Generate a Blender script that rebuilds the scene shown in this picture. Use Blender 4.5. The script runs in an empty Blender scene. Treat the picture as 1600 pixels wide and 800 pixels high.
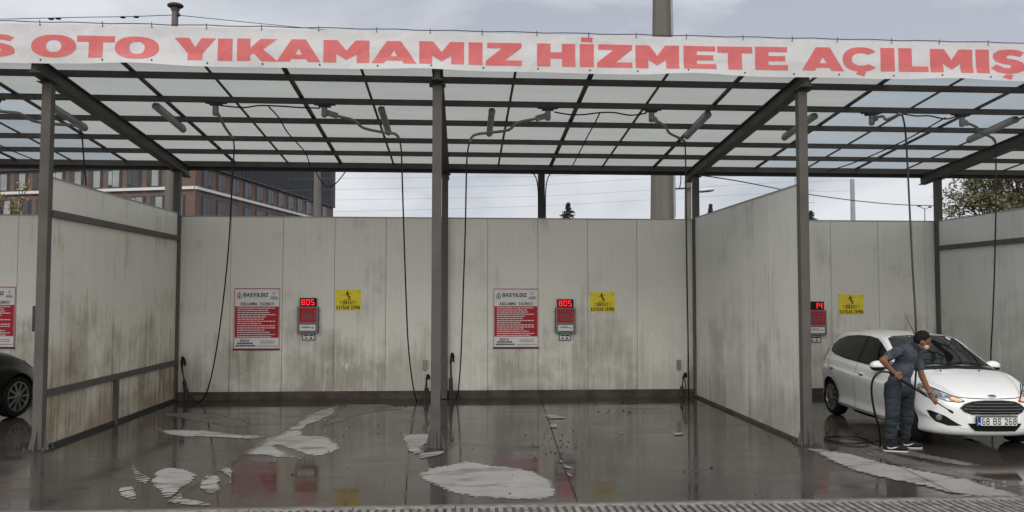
import bpy, bmesh, math, random
from mathutils import Vector, Matrix, noise
from mathutils.bvhtree import BVHTree
from mathutils.geometry import delaunay_2d_cdt
R = math.radians
PI = math.pi
sc = bpy.context.scene
COL = sc.collection
rnd = random.Random(7)

# ------------------------------------------------------------------ camera
CH = 2.05
FPX, PITCH, YAW, ROLL = 1245.1, R(2.734), R(3.573), R(0.061)
fwd = Vector((math.sin(YAW)*math.cos(PITCH), math.cos(YAW)*math.cos(PITCH), math.sin(PITCH)))
rgt = Vector((math.cos(YAW), -math.sin(YAW), 0)); upv = rgt.cross(fwd)
rgt, upv = rgt*math.cos(ROLL)+upv*math.sin(ROLL), -rgt*math.sin(ROLL)+upv*math.cos(ROLL)
CAMP = Vector((0, 0, CH))
cam = bpy.data.cameras.new('camera'); co = bpy.data.objects.new('camera', cam); COL.objects.link(co)
m = Matrix((rgt, upv, -fwd)).transposed().to_4x4(); m.translation = CAMP; co.matrix_world = m
cam.sensor_width = 36; cam.lens = FPX/1600*36; cam.clip_end = 2000; cam.clip_start = .05
sc.camera = co
def at(x, y, Y=None, z=None):
    "point of the plane Y = const (or z = const) seen at photo pixel x, y"
    d = fwd + rgt*((x-800)/FPX) - upv*((y-400)/FPX)
    t = (Y/d.y) if Y is not None else ((z-CH)/d.z)
    return CAMP + d*t

# ------------------------------------------------------------------ sky and sun
SUN_EL, SUN_ROT = R(40), R(205)
w = bpy.data.worlds.new('World'); sc.world = w; w.use_nodes = True
nt = w.node_tree; N = nt.nodes; L = nt.links; N.clear()
out = N.new('ShaderNodeOutputWorld'); bg = N.new('ShaderNodeBackground'); bg.inputs[1].default_value = .1
sky = N.new('ShaderNodeTexSky'); sky.sky_type = 'NISHITA'; sky.sun_disc = False
sky.sun_elevation = SUN_EL; sky.sun_rotation = SUN_ROT
tc = N.new('ShaderNodeTexCoord'); mp = N.new('ShaderNodeMapping'); mp.inputs['Scale'].default_value = (1.1, 1.1, 3.0)
mp.inputs['Location'].default_value = (.35, .2, .1)
n1 = N.new('ShaderNodeTexNoise'); n1.inputs['Scale'].default_value = 2.6; n1.inputs['Detail'].default_value = 7; n1.inputs['Roughness'].default_value = .5
n1.inputs['Distortion'].default_value = .35
cr = N.new('ShaderNodeValToRGB')
e = cr.color_ramp.elements; e[0].position = .41; e[0].color = (4.6, 4.9, 5.6, 1); e[1].position = .60; e[1].color = (7.9, 8.05, 8.35, 1)
L.new(tc.outputs['Generated'], mp.inputs[0]); L.new(mp.outputs[0], n1.inputs['Vector']); L.new(n1.outputs['Fac'], cr.inputs[0])
# the cloud layer is brighter towards the horizon
sep = N.new('ShaderNodeSeparateXYZ'); L.new(tc.outputs['Generated'], sep.inputs[0])
hr = N.new('ShaderNodeMapRange'); hr.inputs[1].default_value = .02; hr.inputs[2].default_value = .38; hr.inputs[3].default_value = .22; hr.inputs[4].default_value = 0
L.new(sep.outputs[2], hr.inputs[0])
mh = N.new('ShaderNodeMixRGB'); mh.inputs[2].default_value = (8.5, 8.6, 8.9, 1); L.new(hr.outputs[0], mh.inputs[0]); L.new(cr.outputs[0], mh.inputs[1])
# and brighter, warmer on the side where the veiled sun stands (behind the viewer)
sr = N.new('ShaderNodeMapRange'); sr.inputs[1].default_value = .15; sr.inputs[2].default_value = -.75; sr.inputs[3].default_value = 0; sr.inputs[4].default_value = 1; L.new(sep.outputs[1], sr.inputs[0])
ms = N.new('ShaderNodeMixRGB'); ms.inputs[2].default_value = (15.2, 14.7, 13.7, 1); L.new(sr.outputs[0], ms.inputs[0]); L.new(mh.outputs[0], ms.inputs[1])
mx = N.new('ShaderNodeMixRGB'); mx.inputs[0].default_value = .93
L.new(sky.outputs[0], mx.inputs[1]); L.new(ms.outputs[0], mx.inputs[2]); L.new(mx.outputs[0], bg.inputs[0]); L.new(bg.outputs[0], out.inputs[0])
sl = bpy.data.lights.new('sun', 'SUN'); sl.energy = .9; sl.angle = R(35); sl.color = (1, .97, .92)
so = bpy.data.objects.new('sun', sl); COL.objects.link(so)
sd = Vector((math.sin(SUN_ROT)*math.cos(SUN_EL), math.cos(SUN_ROT)*math.cos(SUN_EL), math.sin(SUN_EL)))
so.rotation_euler = (-sd).to_track_quat('-Z', 'Y').to_euler()
vs = sc.view_settings; vs.view_transform = 'Standard'; vs.look = 'None'; vs.exposure = 0; vs.gamma = 1; vs.use_curve_mapping = False
sc.cycles.max_bounces = 8; sc.cycles.transparent_max_bounces = 16

# ------------------------------------------------------------------ materials
def newmat(name):
    m = bpy.data.materials.new(name); m.use_nodes = True
    return m, m.node_tree.nodes, m.node_tree.links, m.node_tree.nodes['Principled BSDF']
def noise_node(N, L, scale, vec=None, detail=5, rough=.55, stretch=None, loc=(0, 0, 0)):
    tc = N.new('ShaderNodeTexCoord'); mp = N.new('ShaderNodeMapping')
    mp.inputs['Scale'].default_value = stretch or (1, 1, 1); mp.inputs['Location'].default_value = loc
    n = N.new('ShaderNodeTexNoise'); n.inputs['Scale'].default_value = scale; n.inputs['Detail'].default_value = detail; n.inputs['Roughness'].default_value = rough
    L.new(tc.outputs['Object'], mp.inputs[0]); L.new(mp.outputs[0], n.inputs['Vector'])
    return n
def rng(N, L, src, a, b, c=0., d=1.):
    r = N.new('ShaderNodeMapRange'); r.inputs[1].default_value = a; r.inputs[2].default_value = b; r.inputs[3].default_value = c; r.inputs[4].default_value = d
    L.new(src, r.inputs[0]); return r.outputs[0]
def mth(N, L, op, a, b=None):
    n = N.new('ShaderNodeMath'); n.operation = op; n.use_clamp = False
    for i, v in enumerate((a, b)):
        if v is None: continue
        if isinstance(v, (int, float)): n.inputs[i].default_value = v
        else: L.new(v, n.inputs[i])
    return n.outputs[0]
def mixc(N, L, f, a, b):
    n = N.new('ShaderNodeMixRGB')
    for i, v in enumerate((f, a, b)):
        if isinstance(v, (int, float)): n.inputs[i].default_value = v
        elif isinstance(v, tuple): n.inputs[i].default_value = (*v, 1) if len(v) == 3 else v
        else: L.new(v, n.inputs[i])
    return n.outputs[0]
def mat(name, c, rough=.6, metal=0, var=.15, scale=6, bump=0, bscale=60, coat=0, emit=0, stretch=None, rvar=.1):
    m, N, L, P = newmat(name)
    n = noise_node(N, L, scale, stretch=stretch)
    f = rng(N, L, n.outputs['Fac'], .3, .7)
    L.new(mixc(N, L, f, tuple(x*(1-var) for x in c), tuple(min(1, x*(1+var)) for x in c)), P.inputs['Base Color'])
    L.new(rng(N, L, n.outputs['Fac'], .3, .7, max(.02, rough-rvar), min(1, rough+rvar)), P.inputs['Roughness'])
    P.inputs['Specular IOR Level'].default_value = .18 if rough > .38 and not metal else .4
    P.inputs['Metallic'].default_value = metal; P.inputs['Coat Weight'].default_value = coat
    if coat: P.inputs['Coat Roughness'].default_value = .04
    if emit:
        P.inputs['Emission Color'].default_value = (*c, 1); P.inputs['Emission Strength'].default_value = emit
    if bump:
        b = N.new('ShaderNodeBump'); b.inputs['Strength'].default_value = bump; b.inputs['Distance'].default_value = .01
        n2 = noise_node(N, L, bscale); L.new(n2.outputs['Fac'], b.inputs['Height']); L.new(b.outputs[0], P.inputs['Normal'])
    return m
M = {}
M['steel'] = mat('painted_steel', (.088, .080, .075), .5, 0, .2, 3, .1, 30)
M['rafter'] = mat('rafter_paint', (.078, .072, .069), .5, 0, .2, 3)
M['steel_dark'] = mat('dark_steel', (.045, .044, .046), .5, 0, .2, 3)
M['galv'] = mat('galvanised_tube', (.26, .26, .265), .45, .3, .15, 5)
M['lampgrey'] = mat('lamp_housing', (.36, .37, .38), .5, 0, .1, 5)
M['black'] = mat('black_rubber', (.012, .012, .013), .5, 0, .2, 8)
M['hoseb'] = mat('hose_rubber', (.010, .010, .010), .35, 0, .2, 8)
M['blackgloss'] = mat('black_plastic', (.012, .012, .013), .3, 0, .1, 8)
M['blackgloss'].node_tree.nodes['Principled BSDF'].inputs['Specular IOR Level'].default_value = .12
M['signwhite'] = mat('sign_white', (.68, .68, .70), .35, 0, .05, 4)
M['signred'] = mat('sign_red', (.42, .022, .04), .4, 0, .08, 4)
M['ink'] = mat('black_ink', (.02, .02, .022), .5, 0, .1, 4)
M['greyink'] = mat('grey_ink', (.25, .25, .26), .5, 0, .1, 4)
M['yellow'] = mat('warning_yellow', (.80, .65, .05), .45, 0, .08, 9)
M['box'] = mat('terminal_casing', (.10, .10, .10), .4, .2, .15, 12)
M['alu'] = mat('brushed_plate', (.22, .22, .225), .4, .3, .1, 12)
M['led'] = mat('red_led', (1, .012, .02), .5, 0, 0, 4, emit=1.7)
M['darkglass'] = mat('display_window', (.03, .004, .005), .15, 0, .1, 4)
M['orange'] = mat('glowing_indicator', (1, .38, .20), .4, 0, 0, 4, emit=.55)
M['darkchrome'] = mat('smoked_chrome', (.16, .16, .17), .3, .7, .1, 10)
M['badgeblue'] = mat('badge_enamel', (.10, .12, .18), .3, .3, .1, 10)
M['wireg'] = mat('far_wire', (.16, .18, .22), .6, 0, .05, 1)
M['concrete'] = mat('concrete', (.16, .155, .147), .8, 0, .25, 5, .3, 25)
M['polegrey'] = mat('weathered_concrete', (.15, .14, .13), .85, 0, .22, 1.2, .2, 10, stretch=(3, 3, .3))
M['mast'] = mat('mast_concrete', (.155, .142, .132), .85, 0, .12, .5, stretch=(4, 4, .05))
M['polesteel'] = mat('grey_pole_paint', (.30, .33, .37), .5, 0, .1, 2)
M['bark'] = mat('bark', (.09, .075, .06), .9, 0, .3, 6, .5, 20)
def rusty(m, amt=.8):
    N, L = m.node_tree.nodes, m.node_tree.links; P = N['Principled BSDF']; src = P.inputs['Base Color'].links[0].from_socket
    n = noise_node(N, L, 7, detail=8, rough=.75, stretch=(1, 1, .6)); n2 = noise_node(N, L, 1.4, detail=3)
    tc = N.new('ShaderNodeTexCoord'); sp = N.new('ShaderNodeSeparateXYZ'); L.new(tc.outputs['Object'], sp.inputs[0])
    f = mth(N, L, 'MULTIPLY', rng(N, L, n.outputs['Fac'], .58, .68), rng(N, L, n2.outputs['Fac'], .48, .62))
    c = mixc(N, L, mth(N, L, 'MULTIPLY', f, amt), src, (.13, .062, .035))
    c = mixc(N, L, rng(N, L, n2.outputs['Fac'], .3, .7, 0, .35), c, (.15, .145, .14))
    L.new(c, P.inputs['Base Color'])
rusty(M['steel']); rusty(M['rafter'], .4)
def leafmat(name, a, b):
    m, N, L, P = newmat(name)
    n = noise_node(N, L, 1.1, detail=3); n2 = noise_node(N, L, 9, detail=1)
    f = mth(N, L, 'ADD', mth(N, L, 'MULTIPLY', n.outputs['Fac'], .6), mth(N, L, 'MULTIPLY', n2.outputs['Fac'], .4))
    L.new(mixc(N, L, rng(N, L, f, .38, .62), a, b), P.inputs['Base Color']); P.inputs['Roughness'].default_value = .7
    return m
M['leaf_autumn'] = leafmat('autumn_leaves', (.11, .13, .06), (.27, .24, .14))
M['leaf_yellow'] = leafmat('yellow_leaves', (.20, .17, .05), (.42, .30, .09))
M['leaf_dark'] = leafmat('conifer_needles', (.02, .032, .022), (.05, .07, .045))
M['skin'] = mat('skin', (.21, .10, .062), .55, 0, .08, 20)
M['hair'] = mat('hair', (.01, .008, .008), .7, 0, .3, 60, .6, 150)
M['polo'] = mat('navy_polo_cloth', (.066, .078, .100), .9, 0, .14, 18, .5, 20)
M['trousers'] = mat('charcoal_sweatpants_cloth', (.036, .043, .052), .95, 0, .15, 14, .6, 14)
def folds(m, stretch, dist=.05, strength=.9):
    N, L = m.node_tree.nodes, m.node_tree.links; P = N['Principled BSDF']
    n = noise_node(N, L, 5.5, detail=3, rough=.5, stretch=stretch); n.inputs['Distortion'].default_value = 1.6
    b = N.new('ShaderNodeBump'); b.inputs['Strength'].default_value = strength; b.inputs['Distance'].default_value = dist; L.new(n.outputs['Fac'], b.inputs['Height'])
    if P.inputs['Normal'].links: L.new(P.inputs['Normal'].links[0].from_socket, b.inputs['Normal'])
    L.new(b.outputs[0], P.inputs['Normal'])
    c = P.inputs['Base Color'].links[0].from_socket; n2 = noise_node(N, L, 4, detail=5)
    L.new(mixc(N, L, rng(N, L, n2.outputs['Fac'], .52, .62, 0, .45), c, (.012, .015, .02)), P.inputs['Base Color'])   # damp splashes
folds(M['polo'], (1, 1, 1.5)); folds(M['trousers'], (.8, .8, 1.9), .06)
M['mask'] = mat('mask_cloth', (.45, .47, .50), .8, 0, .05, 20)
M['shoe'] = mat('shoe_upper', (.012, .012, .014), .6, 0, .2, 20)
M['shoewhite'] = mat('shoe_white', (.62, .62, .62), .6, 0, .1, 20)
M['chrome'] = mat('chrome', (.55, .56, .58), .18, .9, .05, 10)
M['alloy'] = mat('alloy_rim', (.36, .37, .39), .3, .7, .1, 10)
M['tyre'] = mat('tyre_rubber', (.016, .016, .017), .6, 0, .2, 20, .3, 80)
M['cavity'] = mat('wheel_arch_liner', (.008, .008, .008), .9, 0, .1, 10)
M['plateblue'] = mat('plate_blue', (.01, .05, .35), .4, 0, .05, 10)
M['platewhite'] = mat('plate_white', (.70, .71, .72), .35, 0, .04, 10)
M['redlens'] = mat('red_lens', (.28, .01, .015), .12, 0, .1, 10, coat=.6)
def paint(name, c):
    m, N, L, P = newmat(name)
    n = noise_node(N, L, 1.5); n2 = noise_node(N, L, 220, detail=1)
    L.new(mixc(N, L, rng(N, L, n.outputs['Fac'], .35, .7), c, tuple(x*.93 for x in c)), P.inputs['Base Color'])
    P.inputs['Roughness'].default_value = .3; P.inputs['Coat Weight'].default_value = .8; P.inputs['Coat Roughness'].default_value = .05
    b = N.new('ShaderNodeBump'); b.inputs['Strength'].default_value = .06; b.inputs['Distance'].default_value = .002
    L.new(rng(N, L, n2.outputs['Fac'], .55, .75), b.inputs['Height']); L.new(b.outputs[0], P.inputs['Normal'])
    return m
M['white_paint'] = paint('white_car_paint', (.88, .89, .91))
M['black_paint'] = paint('black_car_paint', (.006, .007, .009)); M['black_paint'].node_tree.nodes['Principled BSDF'].inputs['Coat Weight'].default_value = .35; M['black_paint'].node_tree.nodes['Principled BSDF'].inputs['Specular IOR Level'].default_value = .25
m, N_, L_, P = newmat('tinted_glass'); P.inputs['Base Color'].default_value = (.008, .009, .011, 1); P.inputs['Roughness'].default_value = .03
P.inputs['Specular IOR Level'].default_value = .35; P.inputs['Base Color'].default_value = (.003, .003, .004, 1); M['tint'] = m
m, N_, L_, P = newmat('windscreen_glass')
n = noise_node(N_, L_, 2.2, detail=4); L_.new(mixc(N_, L_, rng(N_, L_, n.outputs['Fac'], .45, .6), (.006, .007, .008), (.02, .021, .023)), P.inputs['Base Color'])
P.inputs['Roughness'].default_value = .04; P.inputs['Specular IOR Level'].default_value = .5; M['screen'] = m
m, N_, L_, P = newmat('lamp_glass'); P.inputs['Base Color'].default_value = (.5, .52, .55, 1); P.inputs['Metallic'].default_value = .7; P.inputs['Roughness'].default_value = .25
n = noise_node(N_, L_, 14, detail=1); L_.new(mixc(N_, L_, rng(N_, L_, n.outputs['Fac'], .42, .56), (.28, .29, .30), (.85, .86, .88)), P.inputs['Base Color'])
P.inputs['Coat Weight'].default_value = 1; M['lampglass'] = m

# sandwich panel: off-white sheet, micro-ribbed, with run marks and brown splash dirt low down
def wallmat(name, base, dirt_amt=1., hi=2.1, seed=0., brown=(.20, .165, .12), low=.45):
    m, N, L, P = newmat(name)
    tc = N.new('ShaderNodeTexCoord'); sp = N.new('ShaderNodeSeparateXYZ'); L.new(tc.outputs['Object'], sp.inputs[0])
    z = sp.outputs[2]
    big = noise_node(N, L, .9, detail=6, rough=.6, loc=(seed, seed, 0))
    streak = noise_node(N, L, 3.0, detail=7, rough=.65, stretch=(3.2, 3.2, .16), loc=(seed, 0, 0))
    fine = noise_node(N, L, 14, detail=4, rough=.6, stretch=(3, 3, .10), loc=(0, seed, 0))
    ht = rng(N, L, z, hi, .15)                                   # 1 near the floor
    a = mth(N, L, 'ADD', ht, mth(N, L, 'MULTIPLY', mth(N, L, 'SUBTRACT', big.outputs['Fac'], .5), 3.0))
    a = mth(N, L, 'ADD', a, mth(N, L, 'MULTIPLY', mth(N, L, 'SUBTRACT', streak.outputs['Fac'], .5), 1.5))
    dirt = rng(N, L, a, .22, 1.05)
    oi = N.new('ShaderNodeObjectInfo')
    dirt = mth(N, L, 'MULTIPLY', dirt, mth(N, L, 'MULTIPLY', rng(N, L, oi.outputs['Random'], 0, 1, low, 1.1), dirt_amt))
    # washed streaks where water has run down, and pale drips
    wash = rng(N, L, fine.outputs['Fac'], .56, .66)
    dirt = mth(N, L, 'MULTIPLY', dirt, mth(N, L, 'SUBTRACT', 1., mth(N, L, 'MULTIPLY', wash, .6)))
    c = mixc(N, L, rng(N, L, big.outputs['Fac'], .3, .7), base, tuple(x*.90 for x in base))
    c = mixc(N, L, rng(N, L, oi.outputs['Random'], 0, 1, 0, .14), c, tuple(x*.55 for x in base))
    c = mixc(N, L, mth(N, L, 'MULTIPLY', rng(N, L, streak.outputs['Fac'],   .50, .75), .08), c, tuple(x*.72 for x in base))
    c = mixc(N, L, dirt, c, brown)
    # limescale splashes: pale flecks with short drips, in a band at working height
    spl = noise_node(N, L, 7, detail=5, rough=.7, stretch=(1.6, 1.6, .55), loc=(seed*2, 3, 1)); zone = noise_node(N, L, .8, detail=2, loc=(3, seed, 4))
    sm = mth(N, L, 'MULTIPLY', rng(N, L, spl.outputs['Fac'], .60, .66), rng(N, L, zone.outputs['Fac'], .50, .60))
    sm = mth(N, L, 'MULTIPLY', sm, mth(N, L, 'MULTIPLY', rng(N, L, z, .25, .6), rng(N, L, z, 1.9, 1.3)))
    c = mixc(N, L, mth(N, L, 'MULTIPLY', sm, .75), c, tuple(min(1, x*1.12) for x in base))
    rib = N.new('ShaderNodeTexWave'); rib.bands_direction = 'DIAGONAL'; rib.inputs['Scale'].default_value = 6.0; rib.inputs['Distortion'].default_value = 0
    mp0 = N.new('ShaderNodeMapping'); mp0.inputs['Scale'].default_value = (1, 1, 0); L.new(tc.outputs['Object'], mp0.inputs[0]); L.new(mp0.outputs[0], rib.inputs['Vector'])
    c = mixc(N, L, mth(N, L, 'MULTIPLY', rng(N, L, rib.outputs['Fac'], .18, .0), .08), c, tuple(x*.45 for x in base))  # groove shade of the ribs painted in as well, since the bump barely shows
    L.new(c, P.inputs['Base Color']); P.inputs['Roughness'].default_value = .42
    L.new(rng(N, L, dirt, 0, 1, .36, .7), P.inputs['Roughness'])
    wv = N.new('ShaderNodeTexWave'); wv.bands_direction = 'DIAGONAL'; wv.inputs['Scale'].default_value = 6.0; wv.inputs['Distortion'].default_value = 0
    mp = N.new('ShaderNodeMapping'); mp.inputs['Scale'].default_value = (1, 1, 0); L.new(tc.outputs['Object'], mp.inputs[0]); L.new(mp.outputs[0], wv.inputs['Vector'])
    b = N.new('ShaderNodeBump'); b.inputs['Strength'].default_value = .25; b.inputs['Distance'].default_value = .003
    L.new(wv.outputs['Fac'], b.inputs['Height'])
    b2 = N.new('ShaderNodeBump'); b2.inputs['Strength'].default_value = .3; b2.inputs['Distance'].default_value = .06
    L.new(big.outputs['Fac'], b2.inputs['Height']); L.new(b.outputs[0], b2.inputs['Normal']); L.new(b2.outputs[0], P.inputs['Normal'])
    return m
M['wall'] = wallmat('panel_white_dirty', (.74, .735, .68), .78, 1.95, 0., (.21, .175, .135))
M['wall_left'] = wallmat('panel_white_stained', (.76, .745, .675), .9, 2.2, 3.3, (.27, .205, .135), .8)
M['wall_right'] = wallmat('panel_white_greyed', (.70, .705, .67), .65, 2.1, 8.1, (.20, .175, .145))
M['plinth'] = mat('dirty_plinth', (.075, .062, .052), .7, 0, .5, 3, .5, 25)
M['trim'] = mat('panel_trim', (.34, .34, .33), .5, 0, .12, 3)

# wet concrete floor
m, N_, L_, P = newmat('wet_concrete')
b1 = noise_node(N_, L_, .35, detail=6, rough=.6); b2_ = noise_node(N_, L_, 1.6, detail=7, rough=.65, stretch=(.5, 1.4, 1)); b3 = noise_node(N_, L_, 40, detail=3)
c = mixc(N_, L_, rng(N_, L_, b1.outputs['Fac'], .35, .65), (.038, .037, .035), (.078, .075, .069))
c = mixc(N_, L_, mth(N_, L_, 'MULTIPLY', rng(N_, L_, b2_.outputs['Fac'], .48, .72), .6), c, (.062, .045, .034))
c = mixc(N_, L_, mth(N_, L_, 'MULTIPLY', rng(N_, L_, b3.outputs['Fac'], .5, .8), .4), c, (.03, .028, .025))
b5 = noise_node(N_, L_, .28, detail=5, rough=.6, loc=(7, 3, 0)); c = mixc(N_, L_, mth(N_, L_, 'MULTIPLY', rng(N_, L_, b5.outputs['Fac'], .50, .64), .7), c, (.07, .045, .032))
b6 = noise_node(N_, L_, 2.6, detail=8, rough=.7, stretch=(.35, 1.5, 1), loc=(1, 8, 0)); c = mixc(N_, L_, mth(N_, L_, 'MULTIPLY', rng(N_, L_, b6.outputs['Fac'], .55, .70), .7), c, (.02, .019, .017))
L_.new(c, P.inputs['Base Color'])
b7 = noise_node(N_, L_, 1.1, detail=7, rough=.7, loc=(5, 5, 0))
rr = mth(N_, L_, 'ADD', rng(N_, L_, b7.outputs['Fac'], .48, .66, 0, .07), mth(N_, L_, 'ADD', rng(N_, L_, b1.outputs['Fac'], .42, .62, .015, .10), rng(N_, L_, b2_.outputs['Fac'], .46, .74, 0, .22)))
L_.new(rr, P.inputs['Roughness']); P.inputs['IOR'].default_value = 1.36
bp = N_.new('ShaderNodeBump'); bp.inputs['Strength'].default_value = .05; bp.inputs['Distance'].default_value = .01
b4 = noise_node(N_, L_, 4, detail=5, stretch=(.6, 1.6, 1)); L_.new(b4.outputs['Fac'], bp.inputs['Height']); L_.new(bp.outputs[0], P.inputs['Normal'])
M['wet'] = m
m, N_, L_, P = newmat('dry_concrete')
b1 = noise_node(N_, L_, 1.2, detail=6, rough=.65); b2_ = noise_node(N_, L_, 45, detail=3)
c = mixc(N_, L_, rng(N_, L_, b1.outputs['Fac'], .35, .7), (.37, .36, .35), (.25, .24, .23))
c = mixc(N_, L_, mth(N_, L_, 'MULTIPLY', rng(N_, L_, b2_.outputs['Fac'], .55, .8), .5), c, (.14, .13, .12))
L_.new(c, P.inputs['Base Color']); P.inputs['Roughness'].default_value = .75; M['dry'] = m
def crumble(m, soft=.0):
    N, L = m.node_tree.nodes, m.node_tree.links; P = N['Principled BSDF']
    at_ = N.new('ShaderNodeAttribute'); at_.attribute_name = 'edge'
    n = noise_node(N, L, 7, detail=6, rough=.7, stretch=(.8, 1.6, 1)); n2 = noise_node(N, L, 1.7, detail=4)
    v = mth(N, L, 'SUBTRACT', mth(N, L, 'SUBTRACT', mth(N, L, 'MULTIPLY', at_.outputs['Fac'], 2.2), .16), mth(N, L, 'ADD', mth(N, L, 'MULTIPLY', mth(N, L, 'SUBTRACT', n.outputs['Fac'], .36), 1.5), mth(N, L, 'MULTIPLY', mth(N, L, 'SUBTRACT', n2.outputs['Fac'], .5), 1.3)))
    n3 = noise_node(N, L, 2.4, detail=6, rough=.65, stretch=(.6, 1.5, 1), loc=(4, 4, 0))
    L.new(mth(N, L, 'MULTIPLY', rng(N, L, v, -.02-soft, .05+soft), rng(N, L, n3.outputs['Fac'], .66, .52, .45, 1)), P.inputs['Alpha'])
crumble(M['dry'], .16)
m, N_, L_, P = newmat('damp_concrete')
c = mixc(N_, L_, rng(N_, L_, noise_node(N_, L_, 1.5, detail=6).outputs['Fac'], .35, .7), (.14, .135, .125), (.10, .095, .088))
L_.new(c, P.inputs['Base Color']); P.inputs['Roughness'].default_value = .4; M['damp'] = m; crumble(m, .25)

# opal polycarbonate
def opal(name, c, clear):
    m = bpy.data.materials.new(name); m.use_nodes = True; N = m.node_tree.nodes; L = m.node_tree.links; N.clear()
    o = N.new('ShaderNodeOutputMaterial'); t = N.new('ShaderNodeBsdfTranslucent'); d = N.new('ShaderNodeBsdfDiffuse'); tr = N.new('ShaderNodeBsdfTransparent')
    n = noise_node(N, L, 1.3, detail=4, stretch=(.5, 2, 1))
    col = mixc(N, L, rng(N, L, n.outputs['Fac'], .3, .7), c, tuple(x*.9 for x in c))
    L.new(col, t.inputs[0]); L.new(col, d.inputs[0]); tr.inputs[0].default_value = (.85, .92, .98, 1)
    a = N.new('ShaderNodeMixShader'); a.inputs[0].default_value = .18; L.new(t.outputs[0], a.inputs[1]); L.new(d.outputs[0], a.inputs[2])
    b = N.new('ShaderNodeMixShader'); b.inputs[0].default_value = clear; L.new(a.outputs[0], b.inputs[1]); L.new(tr.outputs[0], b.inputs[2])
    L.new(b.outputs[0], o.inputs[0]); return m
M['opal'] = opal('opal_polycarbonate', (.46, .48, .46), .0)
M['opalclear'] = opal('bluish_polycarbonate', (.44, .49, .52), .14)
# banner vinyl
m = bpy.data.materials.new('banner_vinyl'); m.use_nodes = True; N_ = m.node_tree.nodes; L_ = m.node_tree.links
def vinyl(name, c):
    m, N, L, P = newmat(name)
    n = noise_node(N, L, .8, detail=5, stretch=(.6, 1, 3)); n2 = noise_node(N, L, 2.2, detail=6, rough=.7, stretch=(1, 1, 2))
    cc = mixc(N, L, rng(N, L, n.outputs['Fac'], .3, .7), c, tuple(x*.92 for x in c))
    cc = mixc(N, L, mth(N, L, 'MULTIPLY', rng(N, L, n2.outputs['Fac'], .55, .8), .35), cc, (.5, .48, .46))
    L.new(cc, P.inputs['Base Color']); P.inputs['Roughness'].default_value = .45
    nb = noise_node(N, L, 1.1, detail=4, rough=.5, stretch=(2.2, 1, 1.2)); nb.inputs['Distortion'].default_value = 1.5
    bb_ = N.new('ShaderNodeBump'); bb_.inputs['Strength'].default_value = .5; bb_.inputs['Distance'].default_value = .06; L.new(nb.outputs['Fac'], bb_.inputs['Height']); L.new(bb_.outputs[0], P.inputs['Normal'])
    t = N.new('ShaderNodeBsdfTranslucent'); L.new(cc, t.inputs[0]); mx = N.new('ShaderNodeMixShader'); mx.inputs[0].default_value = .3
    o = N['Material Output']; L.new(P.outputs[0], mx.inputs[1]); L.new(t.outputs[0], mx.inputs[2]); L.new(mx.outputs[0], o.inputs[0])
    return m
M['vinyl'] = vinyl('banner_white', (.84, .84, .87)); M['vinylred'] = vinyl('banner_red', (.84, .20, .21))
# brick building
m, N_, L_, P = newmat('brick_facade')
tc = N_.new('ShaderNodeTexCoord'); mp = N_.new('ShaderNodeMapping'); mp.inputs['Rotation'].default_value = (R(90), 0, 0)
bk = N_.new('ShaderNodeTexBrick'); bk.inputs['Scale'].default_value = 1; bk.inputs['Brick Width'].default_value = .5; bk.inputs['Row Height'].default_value = .18; bk.inputs['Mortar Size'].default_value = .015
bk.inputs['Color1'].default_value = (.125, .078, .063, 1); bk.inputs['Color2'].default_value = (.155, .098, .08, 1); bk.inputs['Mortar'].default_value = (.13, .11, .10, 1)
L_.new(tc.outputs['Object'], mp.inputs[0]); L_.new(mp.outputs[0], bk.inputs['Vector']); L_.new(bk.outputs[0], P.inputs['Base Color']); P.inputs['Roughness'].default_value = .85
M['brick'] = m
m, N_, L_, P = newmat('dark_cladding')
n = noise_node(N_, L_, 1.3, detail=2, stretch=(3, 3, .02)); L_.new(mixc(N_, L_, rng(N_, L_, n.outputs['Fac'], .4, .65), (.006, .007, .012), (.018, .02, .03)), P.inputs['Base Color']); P.inputs['Roughness'].default_value = .5
M['cladding'] = m
M['pane'] = mat('window_glass', (.035, .04, .048), .1, 0, .3, .3)
M['panepale'] = mat('pane_painted_sky', (.27, .285, .29), .3, 0, .3, .25)  # sky reflected in the far panes, painted as a pale glass colour
M['reveal'] = mat('window_surround', (.045, .05, .06), .5, 0, .1, 2)
M['band'] = mat('white_band', (.62, .62, .64), .6, 0, .05, 2)

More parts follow.
